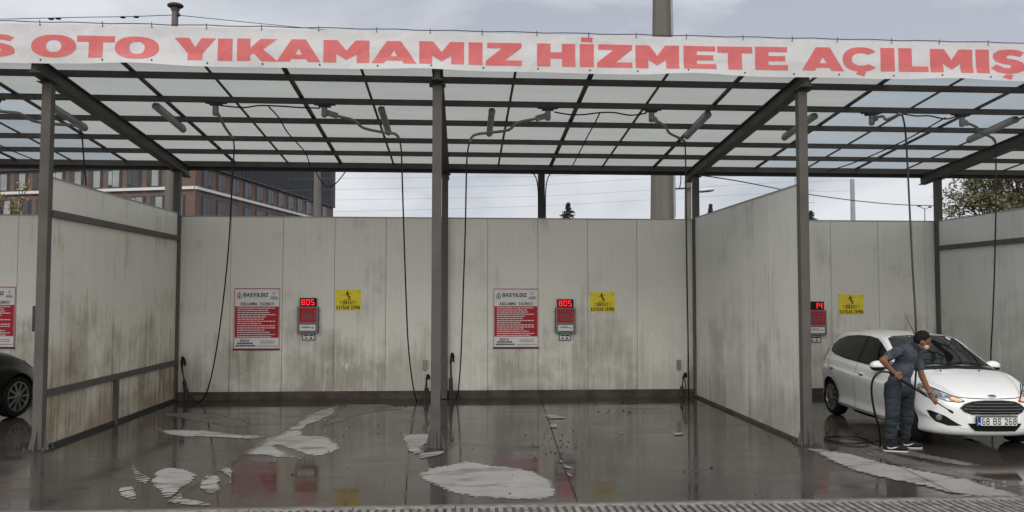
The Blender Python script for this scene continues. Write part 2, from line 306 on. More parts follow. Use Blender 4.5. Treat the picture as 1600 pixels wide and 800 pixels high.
# ------------------------------------------------------------------ mesh helpers
class MB:
    def __init__(s): s.v = []; s.f = []; s.m = []
    def add(s, vs, fs, mi=0):
        o = len(s.v); s.v += [tuple(v) for v in vs]; s.f += [tuple(i+o for i in f) for f in fs]; s.m += [mi]*len(fs); return s
    def box(s, a, b, mi=0, T=None):
        x0, y0, z0 = a; x1, y1, z1 = b
        V = [Vector(p) for p in ((x0,y0,z0),(x1,y0,z0),(x1,y1,z0),(x0,y1,z0),(x0,y0,z1),(x1,y0,z1),(x1,y1,z1),(x0,y1,z1))]
        if T: V = [T @ v for v in V]
        return s.add(V, [(0,3,2,1),(4,5,6,7),(0,1,5,4),(1,2,6,5),(2,3,7,6),(3,0,4,7)], mi)
    def beam(s, a, b, w, h, mi=0, up=(0, 0, 1)):
        a = Vector(a); b = Vector(b); d = (b-a); Ln = d.length; d.normalize(); x = d.cross(Vector(up)).normalized(); u = x.cross(d)
        T = Matrix((x, d, u)).transposed().to_4x4(); T.translation = a
        return s.box((-w/2, 0, -h/2), (w/2, Ln, h/2), mi, T)
    def tube(s, pts, r, n=8, mi=0, caps=True):
        pts = [Vector(p) for p in pts]; k = len(pts)
        rs = r if isinstance(r, (list, tuple)) else [r]*k
        V = []; F = []; ref = None
        for i, p in enumerate(pts):
            d = (pts[min(i+1, k-1)]-pts[max(i-1, 0)]).normalized()
            if ref is None: ref = d.orthogonal().normalized()
            ref = (ref-d*ref.dot(d)).normalized(); q = d.cross(ref)
            for j in range(n):
                a = 2*PI*j/n; V.append(p+(ref*math.cos(a)+q*math.sin(a))*rs[i])
        for i in range(k-1):
            for j in range(n):
                F.append((i*n+j, i*n+(j+1) % n, (i+1)*n+(j+1) % n, (i+1)*n+j))
        if caps: F.append(tuple(range(n))[::-1]); F.append(tuple((k-1)*n+j for j in range(n)))
        return s.add(V, F, mi)
    def lathe(s, prof, c, axis, n=24, mi=0):
        "prof: (radius, offset along axis)"
        axis = Vector(axis).normalized(); u = axis.orthogonal().normalized(); v = axis.cross(u); c = Vector(c); V = []; F = []
        for r, t in prof:
            for j in range(n):
                a = 2*PI*j/n; V.append(c+axis*t+(u*math.cos(a)+v*math.sin(a))*r)
        for i in range(len(prof)-1):
            for j in range(n): F.append((i*n+j, i*n+(j+1) % n, (i+1)*n+(j+1) % n, (i+1)*n+j))
        F.append(tuple(range(n))[::-1]); F.append(tuple((len(prof)-1)*n+j for j in range(n)))
        return s.add(V, F, mi)
    def ball(s, c, r, n=10, k=7, T=None, mi=0):
        rx, ry, rz = r if isinstance(r, (tuple, list)) else (r, r, r); V = []; F = []
        for i in range(k+1):
            t = PI*i/k
            for j in range(n):
                a = 2*PI*j/n; p = Vector((rx*math.sin(t)*math.cos(a), ry*math.sin(t)*math.sin(a), rz*math.cos(t)))
                if T: p = T @ p
                V.append(Vector(c)+p)
        for i in range(k):
            for j in range(n): F.append((i*n+j, (i+1)*n+j, (i+1)*n+(j+1) % n, i*n+(j+1) % n))
        return s.add(V, F, mi)
    def build(s, name, mats, parent=None, smooth=False, bevel=0, T=None):
        me = bpy.data.meshes.new(name); V = s.v if T is None else [tuple(T @ Vector(v)) for v in s.v]
        me.from_pydata(V, [], s.f); me.update()
        if not isinstance(mats, (list, tuple)): mats = [mats]
        for x in mats: me.materials.append(M[x] if isinstance(x, str) else x)
        me.polygons.foreach_set('material_index', s.m)
        bm = bmesh.new(); bm.from_mesh(me); bmesh.ops.remove_doubles(bm, verts=bm.verts, dist=1e-5)
        bmesh.ops.recalc_face_normals(bm, faces=bm.faces)
        bm.to_mesh(me); bm.free()
        if smooth: me.polygons.foreach_set('use_smooth', [True]*len(me.polygons)); 
        o = bpy.data.objects.new(name, me); COL.objects.link(o)
        if smooth:
            me.set_sharp_from_angle(angle=R(50))
        if parent: o.parent = parent; o.matrix_parent_inverse = Matrix.Identity(4)
        if bevel:
            b = o.modifiers.new('bevel', 'BEVEL'); b.width = bevel; b.segments = 2; b.limit_method = 'ANGLE'
        return o
def tag(o, label=None, cat=None, group=None, kind=None):
    if label: o['label'] = label
    if cat: o['category'] = cat
    if group: o['group'] = group
    if kind: o['kind'] = kind
    return o
def thing(name, loc, label, cat, group=None, rz=0):
    "Empty at the base of a thing; its parts are modelled in world coordinates and shifted into its frame"
    o = bpy.data.objects.new(name, None); COL.objects.link(o); o.location = loc; o.rotation_euler = (0, 0, rz); o.empty_display_size = .2
    return tag(o, label, cat, group)
def IT(root): return (Matrix.Translation(root.location) @ root.rotation_euler.to_matrix().to_4x4()).inverted()
def copy_tree(o, parent=None):
    c = o.copy(); COL.objects.link(c); c.parent = parent
    for ch in [x for x in bpy.data.objects if x.parent == o]: copy_tree(ch, c)
    return c
def inpoly(x, y, polys):
    c = False
    for P in polys:
        j = len(P)-1
        for i in range(len(P)):
            if (P[i][1] > y) != (P[j][1] > y) and x < (P[j][0]-P[i][0])*(y-P[i][1])/(P[j][1]-P[i][1])+P[i][0]: c = not c
            j = i
    return c
def fill2d(polys, sp):
    "triangulate even-odd outlines with inner points every sp"
    pts = []; edges = []; dense = []
    for P in polys:
        Q = []
        for i, a in enumerate(P):
            b = P[(i+1) % len(P)]; d = math.hypot(b[0]-a[0], b[1]-a[1]); k = max(1, int(d/sp))
            for j in range(k): Q.append((a[0]+(b[0]-a[0])*j/k, a[1]+(b[1]-a[1])*j/k))
        o = len(pts); pts += Q; edges += [(o+i, o+(i+1) % len(Q)) for i in range(len(Q))]; dense.append(Q)
    xs = [p[0] for p in pts]; ys = [p[1] for p in pts]
    nx = int((max(xs)-min(xs))/sp); ny = int((max(ys)-min(ys))/sp)
    for i in range(1, nx+1):
        for j in range(1, ny+1):
            x = min(xs)+i*sp*.999+.13*sp*math.sin(i*j*1.3); y = min(ys)+j*sp*.999+.11*sp*math.sin(i*2.1+j)
            if inpoly(x, y, polys) and all((x-q[0])**2+(y-q[1])**2 > (.4*sp)**2 for q in pts[:edges[-1][0]+1]): pts.append((x, y))
    v, e, f, _, _, _ = delaunay_2d_cdt([Vector(p) for p in pts], edges, [], 0, 1e-6)
    F = [t for t in f if inpoly(sum(v[i][0] for i in t)/len(t), sum(v[i][1] for i in t)/len(t), polys)]
    return [tuple(p) for p in v], F
def smooth_path(P, k=6):
    P = [Vector(p) for p in P]; out = []
    for i in range(len(P)-1):
        a = P[max(i-1, 0)]; b = P[i]; c = P[i+1]; d = P[min(i+2, len(P)-1)]
        for j in range(k):
            t = j/k; out.append(.5*((2*b)+(c-a)*t+(2*a-5*b+4*c-d)*t*t+(3*b-a-3*c+d)*t**3))
    out.append(P[-1]); return out
def text_mesh(s, size, bold=0, sx=1):
    cu = bpy.data.curves.new('t', 'FONT'); cu.body = s; cu.size = size; cu.offset = bold; cu.align_x = 'CENTER'; cu.align_y = 'CENTER'; cu.resolution_u = 3
    o = bpy.data.objects.new('t', cu); COL.objects.link(o); bpy.context.view_layer.update()
    me = bpy.data.meshes.new_from_object(o.evaluated_get(bpy.context.evaluated_depsgraph_get()))
    V = [(v.co.x*sx, v.co.y) for v in me.vertices]; F = [tuple(p.vertices) for p in me.polygons]
    bpy.data.objects.remove(o); bpy.data.curves.remove(cu); bpy.data.meshes.remove(me)
    return V, F
def cglyph(ch, t=.27, u=.19):
    "sturdy sign lettering in a 1 x 1 cell: list of even-odd outlines (width, outlines)"
    k = .14
    def ringo(x0, y0, x1, y1): return [[(x0+k,y0),(x1-k,y0),(x1,y0+k),(x1,y1-k),(x1-k,y1),(x0+k,y1),(x0,y1-k),(x0,y0+k)], [(x0+t,y0+u),(x1-t,y0+u),(x1-t,y1-u),(x0+t,y1-u)]]
    D = {'I': (t, [[(0,0),(t,0),(t,1),(0,1)]]), ' ': (.45, []), '!': (t, [[(0,0),(t,0),(t,.18),(0,.18)], [(0,.3),(t,.3),(t,1),(0,1)]]),
     'L': (.85, [[(0,0),(.85,0),(.85,u),(t,u),(t,1),(0,1)]]), 'T': (1, [[(.5-t/2,0),(.5+t/2,0),(.5+t/2,1-u),(1,1-u),(1,1),(0,1),(0,1-u),(.5-t/2,1-u)]]),
     'E': (.9, [[(0,0),(.9,0),(.9,u),(t,u),(t,.41),(.8,.41),(.8,.59),(t,.59),(t,1-u),(.9,1-u),(.9,1),(0,1)]]), 'F': (.9, [[(0,0),(t,0),(t,.38),(.8,.38),(.8,.57),(t,.57),(t,1-u),(.9,1-u),(.9,1),(0,1)]]),
     'U': (1, [[(0,1),(0,k),(k,0),(1-k,0),(1,k),(1,1),(1-t,1),(1-t,u),(t,u),(t,1)]]), 'N': (1, [[(0,0),(t,0),(t,.6),(1-t,0),(1,0),(1,1),(1-t,1),(1-t,.4),(t,1),(0,1)]]),
     'M': (1.25, [[(0,0),(t,0),(t,.6),(.625,.2),(1.25-t,.6),(1.25-t,0),(1.25,0),(1.25,1),(1.25-t,1),(.625,.55),(t,1),(0,1)]]), 'Z': (1, [[(0,0),(1,0),(1,u),(.38,u),(1,1-u),(1,1),(0,1),(0,1-u),(.62,1-u),(0,u)]]),
     'K': (1.05, [[(0,0),(t,0),(t,.38),(.70,0),(1.05,0),(.52,.52),(1.05,1),(.70,1),(t,.64),(t,1),(0,1)]]), 'Y': (1.1, [[(.55-t/2,0),(.55+t/2,0),(.55+t/2,.42),(1.1,1),(.80,1),(.55,.65),(.3,1),(0,1),(.55-t/2,.42)]]),
     'A': (1.1, [[(0,0),(.28,0),(.34,.18),(.76,.18),(.82,0),(1.1,0),(.72,1),(.38,1)], [(.42,.37),(.68,.37),(.55,.74)]]),
     'D': (1, [[(0,0),(1-k,0),(1,k),(1,1-k),(1-k,1),(0,1)], [(t,u),(1-t,u),(1-t,1-u),(t,1-u)]]), 'O': (1, ringo(0,0,1,1)), '0': (.9, ringo(0,0,.9,1)),
     'B': (1, [[(0,0),(1-k,0),(1,k),(1,.42),(.93,.5),(1,.58),(1,1-k),(1-k,1),(0,1)], [(t,.17),(1-t,.17),(1-t,.42),(t,.42)], [(t,.59),(1-t,.59),(1-t,.83),(t,.83)]]),
     '8': (.9, [[(k,0),(.9-k,0),(.9,k),(.9,.42),(.83,.5),(.9,.58),(.9,1-k),(.9-k,1),(k,1),(0,1-k),(0,.58),(.07,.5),(0,.42),(0,k)], [(t,.17),(.9-t,.17),(.9-t,.42),(t,.42)], [(t,.59),(.9-t,.59),(.9-t,.83),(t,.83)]]),
     '6': (.9, [[(k,0),(.9-k,0),(.9,k),(.9,.44),(.9-k,.56),(t,.56),(t,.84),(.72,.84),(.72,1),(k,1),(0,1-k),(0,k)], [(t,.15),(.9-t,.15),(.9-t,.42),(t,.42)]]),
     '2': (.9, [[(0,0),(.9,0),(.9,u),(t+.06,u),(.9,.60),(.9,1-k),(.9-k,1),(k,1),(0,1-k),(0,.68),(t,.68),(t,.81),(.9-t,.81),(.9-t,.66),(0,u)]]),
     'S': (.95, [[(k,0),(.95-k,0),(.95,k),(.95,.44),(.95-k,.58),(t,.58),(t,1-u),(.95-t,1-u),(.95-t,.72),(.95,.72),(.95,1-k),(.95-k,1),(k,1),(0,1-k),(0,.55),(k,.41),(.95-t,.41),(.95-t,u),(t,u),(t,.28),(0,.28),(0,k)]]),
     'G': (1, [[(k,0),(1,0),(1,.55),(.52,.55),(.52,.38),(1-t,.38),(1-t,u),(t,u),(t,1-u),(1-t,1-u),(1-t,.72),(1,.72),(1,1-k),(1-k,1),(k,1),(0,1-k),(0,k)]]),
     'P': (.95, [[(0,0),(t,0),(t,.34),(.95-k,.34),(.95,.48),(.95,1-k),(.95-k,1),(0,1)], [(t,.52),(.95-t,.52),(.95-t,.82),(t,.82)]]),
     'R': (1, [[(0,0),(t,0),(t,.36),(.42,.36),(.70,0),(1,0),(.74,.37),(1-k*.6,.42),(1,.5),(1,1-k),(1-k,1),(0,1)], [(t,.54),(1-t,.54),(1-t,.82),(t,.82)]])}
    if ch == 'İ': w_, p = D['I']; return w_, p+[[(0,1.08),(t,1.08),(t,1.26),(0,1.26)]]
    if ch == 'Ö': w_, p = D['O']; return w_, p+[[(.15,1.08),(.4,1.08),(.4,1.24),(.15,1.24)], [(.6,1.08),(.85,1.08),(.85,1.24),(.6,1.24)]]
    return D[ch]
def fit_text(mb, s, x0, x1, z0, z1, y, t=.27, gap=.17, fn=None):
    "lettering stretched to fill the box x0..x1, z0..z1"
    tot = sum(cglyph(c, t)[0]+gap for c in s)-gap; k = (x1-x0)/tot; x = 0
    for c in s:
        w_, P = cglyph(c, t)
        if P:
            v, f = fill2d(P, 2.)
            mb.add([(fn or (lambda a, b: (a, y, b)))(x0+(x+a)*k, z0+b*(z1-z0)) for a, b in v], f)
        x += w_+gap
def smst(a, b, x): t = max(0, min(1, (x-a)/(b-a))); return t*t*(3-2*t)

# ------------------------------------------------------------------ setting: ground
XL, XM, XR, XRR = -5.515, -.345, 4.695, 9.764
XFL = XL-5.06
D1, D2, WALLZ = 10.70, 15.85, 3.56
gm = mat('rough_ground', (.10, .095, .085), .9, 0, .3, .4)
g = MB().add([(-600, -500, -.03), (600, -500, -.03), (600, 900, -.03), (-600, 900, -.03)], [(0, 1, 2, 3)]).build('ground', gm); tag(g, kind='structure')
g = MB().add([(-30, -12, 0), (30, -12, 0), (30, 16.4, 0), (-30, 16.4, 0)], [(0, 1, 2, 3)]).build('concrete_floor', 'wet'); tag(g, kind='structure')
# dry patches on the wet slab: outlines on the floor
def patch_poly(px, jag=.05, seed=0):
    P = [at(x, y, z=0) for x, y in px]; Q = []
    for i, a in enumerate(P):
        b = P[(i+1) % len(P)]; d = (b-a).length; k = max(1, int(d/.05))
        for j in range(k):
            p = a.lerp(b, j/k); nz = noise.fractal(Vector((p.x*2.2, p.y*2.2, seed)), 1., 2., 3)*jag*1.1
            nv = Vector((a.y-b.y, b.x-a.x, 0)).normalized(); p = p+nv*nz; Q.append((p.x, p.y))
    return Q
def patches(name, mt, z, lst):
    mb = MB(); edge = []
    for i, (px, jag) in enumerate(lst):
        poly = patch_poly(px, jag, i*3.1); xs_ = [q[0] for q in poly]; ys_ = [q[1] for q in poly]; reach = min(.26, .26*min(max(xs_)-min(xs_), max(ys_)-min(ys_)))
        v, f = fill2d([poly], .11); mb.add([(x, y, z+.0006*i) for x, y in v], f)
        for x, y in v: edge.append(min(1, min((x-a)**2+(y-b)**2 for a, b in poly[::2])**.5/reach))
    o = mb.build(name, mt)
    at_ = o.data.attributes.new('edge', 'FLOAT', 'POINT')
    from mathutils.kdtree import KDTree
    kd = KDTree(len(mb.v)); [kd.insert(p, i) for i, p in enumerate(mb.v)]; kd.balance()
    at_.data.foreach_set('value', [edge[kd.find(q.co)[1]] for q in o.data.vertices])
    return tag(o, kind='structure')
patches('dry_floor_patch', 'dry', .004, [
    ([(650,740),(668,732),(700,727),(728,722),(760,725),(800,731),(830,736),(852,748),(872,763),(866,775),(845,781),(800,781),(745,778),(700,768),(668,755)], .05),
    ([(374,712),(400,697),(415,686),(430,680),(470,681),(512,681),(527,692),(530,702),(518,708),(500,714),(478,712),(452,702),(432,695),(425,698),(440,704),(470,715),(476,719),(440,716),(400,711)], .04),
    ([(420,690),(455,668),(480,650),(505,640),(530,632),(525,640),(515,650),(498,658),(480,664),(472,672),(470,682)], .035),
    ([(235,664),(258,672),(320,673),(375,680),(420,682),(400,686),(340,684),(285,682),(255,678)], .04),
    ([(241,742),(252,735),(268,730),(290,733),(305,738),(312,744),(300,752),(290,760),(272,770),(262,778),(250,768),(243,755)], .07),
    ([(198,735),(206,722),(212,724),(214,733),(226,738),(232,748),(228,757),(215,752),(204,744)], .09),
    ([(190,764),(198,762),(204,770),(214,780),(205,781),(196,774)], .08),
    ([(256,786),(268,778),(283,772),(288,780),(305,784),(330,790),(300,789)], .05),
    ([(318,748),(330,742),(338,745),(337,757),(334,770),(322,770),(315,758)], .10),
    ([(340,735),(352,728),(362,733),(360,740),(364,748),(360,758),(357,745),(350,738)], .05),
    ([(626,680),(660,679),(672,681),(668,693),(655,703),(660,708),(645,712),(635,700)], .05),
    ([(655,710),(690,706),(696,707),(686,712),(670,715),(657,717)], .03),
    ([(1260,702),(1290,704),(1330,711),(1380,725),(1430,735),(1480,744),(1540,760),(1590,772),(1600,778),(1560,779),(1500,775),(1440,760),(1380,748),(1330,735),(1300,722)], .035),
    ([(876,720),(884,728),(895,733),(880,732)], .02), ([(882,736),(890,741),(897,746),(884,744)], .02), ([(852,648),(870,650),(886,654),(868,655),(856,655)], .02),
    ([(1050,678),(1068,677),(1066,680),(1056,681)], .01), ([(965,677),(975,677),(970,679)], .01), ([(858,664),(870,664),(870,669),(860,669)], .02),
])
patches('damp_floor_patch', 'damp', .002, [
    ([(245,648),(270,644),(330,645),(380,656),(395,663),(385,668),(340,664),(290,656)], .06),
    ([(540,632),(600,632),(640,640),(600,642),(560,648),(530,660),(500,668),(520,650)], .05),
    ([(1330,700),(1380,706),(1440,722),(1500,738),(1570,752),(1600,757),(1600,765),(1540,752),(1450,738),(1380,722)], .05),
    ([(1340,690),(1400,700),(1480,716),(1540,730),(1500,726),(1430,715),(1370,705)], .05),
])
# slab joints
mb = MB()
def joint(a, b, w=.008, z=.0165):
    a = at(*a, z=0); b = at(*b, z=0); P = smooth_path([a, a.lerp(b, .3)+Vector((.012, 0, 0)), a.lerp(b, .7)-Vector((.01, 0, 0)), b], 8)
    n = Vector((a.y-b.y, b.x-a.x, 0)).normalized()*w/2
    mb.add([p+n*s*(1+.5*noise.noise(p*5))+Vector((0, 0, z)) for p in P for s in (-1, 1)], [(2*i, 2*i+1, 2*i+3, 2*i+2) for i in range(len(P)-1)])
joint((521,627),(262,788)); joint((845,626),(902,783)); joint((1325,690),(1490,772))
tag(mb.build('slab_joint', mat('joint_dirt', (.03, .028, .026), .8)), kind='structure')
# grit and debris washed onto the slab
mb = MB()
spots = [(560+rnd.gauss(0, 60), 672+rnd.gauss(0, 12)) for _ in range(14)]+[(865+rnd.gauss(0, 22), 690+rnd.gauss(0, 16)) for _ in range(46)]+[(rnd.uniform(300, 1240), rnd.uniform(632, 775)) for _ in range(36)] \
    + [(900+rnd.gauss(0, 50), 628+abs(rnd.gauss(0, 2))) for _ in range(26)]+[(980+rnd.uniform(-60, 60), 645+rnd.gauss(0, 2)) for _ in range(26)]+[(345+rnd.uniform(-60, 60), 630+rnd.uniform(0, 3)) for _ in range(30)]
for x, y in spots:
    p = at(x, y, z=0)
    if p.y > 15.6: continue
    r = rnd.uniform(.004, .016); mb.ball((p.x, p.y, r*.3+.004), (r*rnd.uniform(.6, 1.6), r, r*.4), 6, 4)
tag(mb.build('grit', mat('wet_grit', (.022, .02, .018), .5)), 'dark wet grit and crumbs scattered over the washed floor', 'grit', kind='stuff')

# ------------------------------------------------------------------ drain with slotted gratings
yd1, yd0 = 7.80, 7.20
g = MB()
g.box((-9, yd1, -.02), (9, yd1+.07, .008)); g.build('drain_kerb', 'concrete'); tag(bpy.data.objects['drain_kerb'], kind='structure')
def make_grate():
    r = thing('drain_grate', (0, yd0, 0), 'slotted concrete drain grate', 'drain grate', 'slotted grates along the drain')
    mb = MB(); W = .96; n = 12; p = W/n
    mb.box((0, .54, -.05), (W, .598, .012)); mb.box((0, 0, -.05), (W, .05, .012))
    for i in range(n): mb.box((i*p+.002, .05, -.05), (i*p+p*.60, .54, .012))
    mb.build('grating_bars', mat('pale_grate_concrete', (.24, .23, .215), .8, 0, .5, 9, .4, 40), r, bevel=.004)
    mb = MB().box((0, 0, -.12), (W, .598, -.11)); mb.build('gutter', 'cavity', r)
    return r
gr = make_grate(); first = True
ords = ['leftmost', 'second', 'third', 'fourth', 'fifth', 'sixth', 'seventh', 'eighth', 'ninth', 'tenth', 'eleventh', 'twelfth']
k = 0
for i in range(-5, 7):
    x = i*.97 - .05
    o = gr if k == 0 else copy_tree(gr)
    o.location.x = x; o.location.y = yd0; o['label'] = 'slotted concrete drain grate along the bottom edge, %s of the row from the left' % ords[k] if k else 'slotted concrete drain grate at the left end of the visible row'
    k += 1

# ------------------------------------------------------------------ back wall
def panel_wall(name, a, b, label, cat, mt, seams, side=1, z0=.15, z1=WALLZ, plinth=True, thick=.06):
    "a, b: plan end points; seams: distances along a->b"
    a = Vector((*a, 0)); b = Vector((*b, 0)); d = (b-a); Ln = d.length; d.normalize(); n = Vector((-d.y, d.x, 0))
    r = thing(name, a, label, cat)
    T0 = Matrix((d, n, Vector((0, 0, 1)))).transposed().to_4x4(); T0.translation = a; T = IT(r) @ T0
    s = [0]+list(seams)+[Ln]
    for i in range(len(s)-1):
        mb = MB(); mb.box((s[i]+.0035, -thick/2, z0), (s[i+1]-.0035, thick/2, z1-.012))
        o = mb.build('wall_panel', mt, r, bevel=.004); 
        o.data.transform(T0); o.data.transform(IT(r)) if False else None
        # keep world coordinates for the stain pattern: object data stays in the thing's frame
        o.data.transform(Matrix.Translation(-a))
    mb = MB().box((0, -thick/2-.006, z1-.012), (Ln, thick/2+.006, z1+.012)); o = mb.build('cap_trim', 'trim', r); o.data.transform(Matrix.Translation(-a) @ T0)
    mb = MB().box((0, -.0125, z0), (Ln, .0125, z1-.02)); o = mb.build('panel_core', 'trim', r); o.data.transform(Matrix.Translation(-a) @ T0)
    if plinth:
        mb = MB().box((0, -thick/2-.02, -.02), (Ln, thick/2+.02, z0-.004)); o = mb.build('plinth', 'plinth', r, bevel=.01); o.data.transform(Matrix.Translation(-a) @ T0)
    return r, T0
X441 = at(441, 480, D2).x
x0 = XFL-5
bw, _ = panel_wall('back_wall', (x0, D2+.03), (15, D2+.03), 'long off-white sandwich-panel wall closing the back of all bays, streaked with brown dirt', 'wall', 'wall',
    [s for s in [X441+1.003*k-x0 for k in range(-20, 20)] if .3 < s < 15-x0-.3])
lw, _ = panel_wall('partition_wall', (XL, D1+.25), (XL, D2-.09), 'off-white partition wall with dark rails and brown stains, left of the first full bay', 'partition wall', 'wall_left', [1.05, 2.08, 3.1, 4.1], z0=.05, z1=3.6)
rw, _ = panel_wall('partition_wall', (XR, D1+.12), (XR, D2-.09), 'smooth grey-white partition wall between the empty bay and the bay with the white car', 'partition wall', 'wall_right', [1.0, 2.04, 3.1, 4.1], z0=.05, z1=3.58)
fw, _ = panel_wall('partition_wall', (XRR, D1+.12), (XRR, D2-.09), 'off-white partition wall with one dark rail, behind the white car at the right edge', 'partition wall', 'wall_right', [1.0, 2.04, 3.1, 4.1], z0=.05, z1=3.55)
# rails on the partitions
def rails(root, X, sgn, zs, post=True):
    f = X+sgn*.06
    for z in zs:
        MB().beam((f, D1+.245, z), (f, D2-.165, z), .05, .09).build('rail', 'steel', root, T=IT(root))
    if post: MB().beam((f, 13.05, 0), (f, 13.05, zs[-1]-.045), .06, .08, up=(0, 1, 0)).build('stub_post', 'steel', root, T=IT(root))
    (MB().box((X, D1+.25, .001), (f+.01, D2-.165, .049)) if sgn > 0 else MB().box((f-.01, D1+.25, .001), (X, D2-.165, .049))).build('bottom_rail', 'steel_dark', root, T=IT(root))
rails(lw, XL, 1, [at(80, 333, D1+.2).z, at(70, 615, D1+.2).z])
rails(fw, XRR, -1, [at(1470, 388, D2-.1).z], post=False)

# ------------------------------------------------------------------ steel canopy
ZR = lambda y: 6.035-.0895*y
cn = thing('steel_canopy', (XM, D1, 0), 'long lean-to canopy on dark grey steel columns with opal roof sheets over the wash bays', 'canopy')
CI = IT(cn)
PY = [11.196, 12.2, 13.205, 14.29, 15.187, 16.183]
XA, XB = XFL-3.5, XRR+5.5
COLX = [XFL, XL, XM, XR, XRR, XRR+5.07]
for i, X in enumerate(COLX):
    if X == XRR: pass
    for Y in (D1+(.18 if X == XL else 0), D2-.10):
        if X == XRR and Y < 12: continue     # the outer bay has no front column in view
        mb = MB().box((X-.063, Y-.06, .012), (X+.063, Y+.06, ZR(Y)-.2))
        c_ = mb.build('column', 'steel', cn, T=CI, bevel=.008)
        if Y < 12:
            mb = MB().box((X-.15, Y-.15, 0), (X+.15, Y+.15, .014)); b_ = mb.build('base_plate', 'steel_dark', c_, T=CI, bevel=.003)
            for sx in (-1, 1):
                for sy in (-1, 1): MB().lathe([(.012, 0), (.012, .05)], (X+sx*.12, Y+sy*.12, .01), (0, 0, 1), 6).build('anchor_bolt', 'steel', b_, T=CI)
            mb = MB()
            for dx, dy in ((1, 0), (-1, 0), (0, -1)):    # triangular gussets at the foot
                t = .005; a0 = .0635 if dx else .0605
                P = [Vector((X+dx*a0, Y+dy*a0, .0145)), Vector((X+dx*(a0+.072), Y+dy*(a0+.085), .0145)), Vector((X+dx*a0, Y+dy*a0, .30))]
                q = Vector((dy, dx, 0))*t; V = [p-q for p in P]+[p+q for p in P]; mb.add(V, [(0, 1, 2), (5, 4, 3), (0, 3, 4, 1), (1, 4, 5, 2), (2, 5, 3, 0)])
            mb.build('gusset', 'steel', c_, T=CI)
        MB().box((X-.11, Y-.10, ZR(Y)-.200-.012), (X+.11, Y+.10, ZR(Y)-.2005)).build('head_plate', 'steel_dark', c_, T=CI)
    # rafter (I section) under the purlins
    ya, yb = 10.5, 16.3
    mb = MB(); mb.beam((X, ya, ZR(ya)-.008), (X, yb, ZR(yb)-.008), .15, .015); mb.beam((X, ya, ZR(ya)-.190), (X, yb, ZR(yb)-.190), .15, .015); mb.beam((X, ya, ZR(ya)-.1), (X, yb, ZR(yb)-.1), .07, .164)
    mb.build('rafter', 'rafter', cn, T=CI)
for y in [10.52]+PY:
    h = .085 if y < 16 else .11
    MB().box((XA, y-.03, ZR(y)+.001), (XB, y+.03, ZR(y)+h)).build('purlin', 'steel', cn, T=CI)
MB().box((XA, 16.22, ZR(16.2)-.06), (XB, 16.30, ZR(16.2)+.13)).build('gutter', 'steel_dark', cn, T=CI)
SP = (XR-XM)/5
i0 = -9
for i in range(i0, 24):
    X = XM+(i-5)*(1.055 if i < 5 else 1.075)
    Xn = XM+(i+1-5)*(1.055 if i+1 < 5 else 1.075)
    if Xn > XB-.1: break
    wdt = .07 if i % 2 else .035
    ya, yb = 10.42, 16.28
    MB().beam((X, ya, ZR(ya)+.098), (X, yb, ZR(yb)+.098), wdt, .02).build('glazing_bar', 'steel', cn, T=CI)
    mt = 'opalclear' if i in (11, 12, 13, -2, -3) else 'opal'
    V = [(X+.01, ya, ZR(ya)+.112), (Xn-.01, ya, ZR(ya)+.112), (Xn-.01, yb, ZR(yb)+.112), (X+.01, yb, ZR(yb)+.112)]
    MB().add(V, [(0, 1, 2, 3)]).build('roof_sheet', mt, cn, T=CI)
# front frame that carries the banner
MB().box((XA, 10.46, 5.47), (XB, 10.50, 5.51)).build('banner_rail', 'steel', cn, T=CI)
for k in range(14):
    X = XA+.5+k*2.0
    MB().box((X, 10.46, ZR(10.5)+.1), (X+.04, 10.50, 5.469)).build('banner_stub', 'steel', cn, T=CI)
# downpipe post behind the wall mid-bay
dp = thing('back_post', at(846, 342, 16.25)*1, 'dark post with cables behind the back wall, in the middle of the empty bay', 'post'); dp.location.z = 0
X = dp.location.x
MB().box((X-.065, 16.11+.08, 0), (X+.065, 16.36, ZR(16.25)-.062)).build('pole', 'steel_dark', dp, T=IT(dp))
for s in (-1, 1):
    MB().tube(smooth_path([(X+s*.22, 16.15, 4.55), (X+s*.12, 16.15, 4.42), (X+s*.075, 16.15, 4.1), (X+s*.075, 16.15, 3.4)]), .012, 6).build('cable', 'black', dp, T=IT(dp))

# ------------------------------------------------------------------ banner with its lettering
BY = 10.40
bz = lambda x, v: None
bt = thing('banner', (0, BY, 4.99), 'long white banner with faded red capital letters along the front edge of the roof', 'banner')
BI = IT(bt)
def bdisp(x, z):
    v = (z-5.0)/.5
    d = .012*noise.noise(Vector((x*1.3, z*2, 3)))+.007*noise.noise(Vector((x*4, z*5, 9)))
    s = abs(((x+.55)/3.63) % 1-.5)*2       # pulled up in places at the lower hem
    d += -.045*max(0, 1-v*3.2)*smst(.35, 1, s)*(1 if v < .31 else 0)
    return BY+d
def blow(x): s = abs(((x+.55)/3.63) % 1-.5)*2; return .022*smst(.6, 1, s)+.010*noise.noise(Vector((x*.7, 0, 0)))
mb = MB(); n = 420; kz = 14; V = []; F = []
for i in range(n+1):
    x = XA+(XB-XA)*i/n; zb = 4.985+blow(x); zt = 5.50+.006*noise.noise(Vector((x*2, 5, 0)))
    for j in range(kz+1):
        z = zb+(zt-zb)*j/kz; V.append((x, bdisp(x, z), z))
for i in range(n):
    for j in range(kz): a = i*(kz+1)+j; F.append((a, a+kz+1, a+kz+2, a+1))
mb.add(V, F).build('banner_cloth', 'vinyl', bt, smooth=True, T=BI)
def ell(cx, cy, rx, ry, a0=0, a1=2*PI, n=28, p=2.25):
    o = []
    for i in range(n):
        a = a0+(a1-a0)*i/(n-1 if abs(a1-a0) < 6.28 else n); c, s = math.cos(a), math.sin(a)
        o.append((cx+rx*math.copysign(abs(c)**(2/p), c), cy+ry*math.copysign(abs(s)**(2/p), s)))
    return o
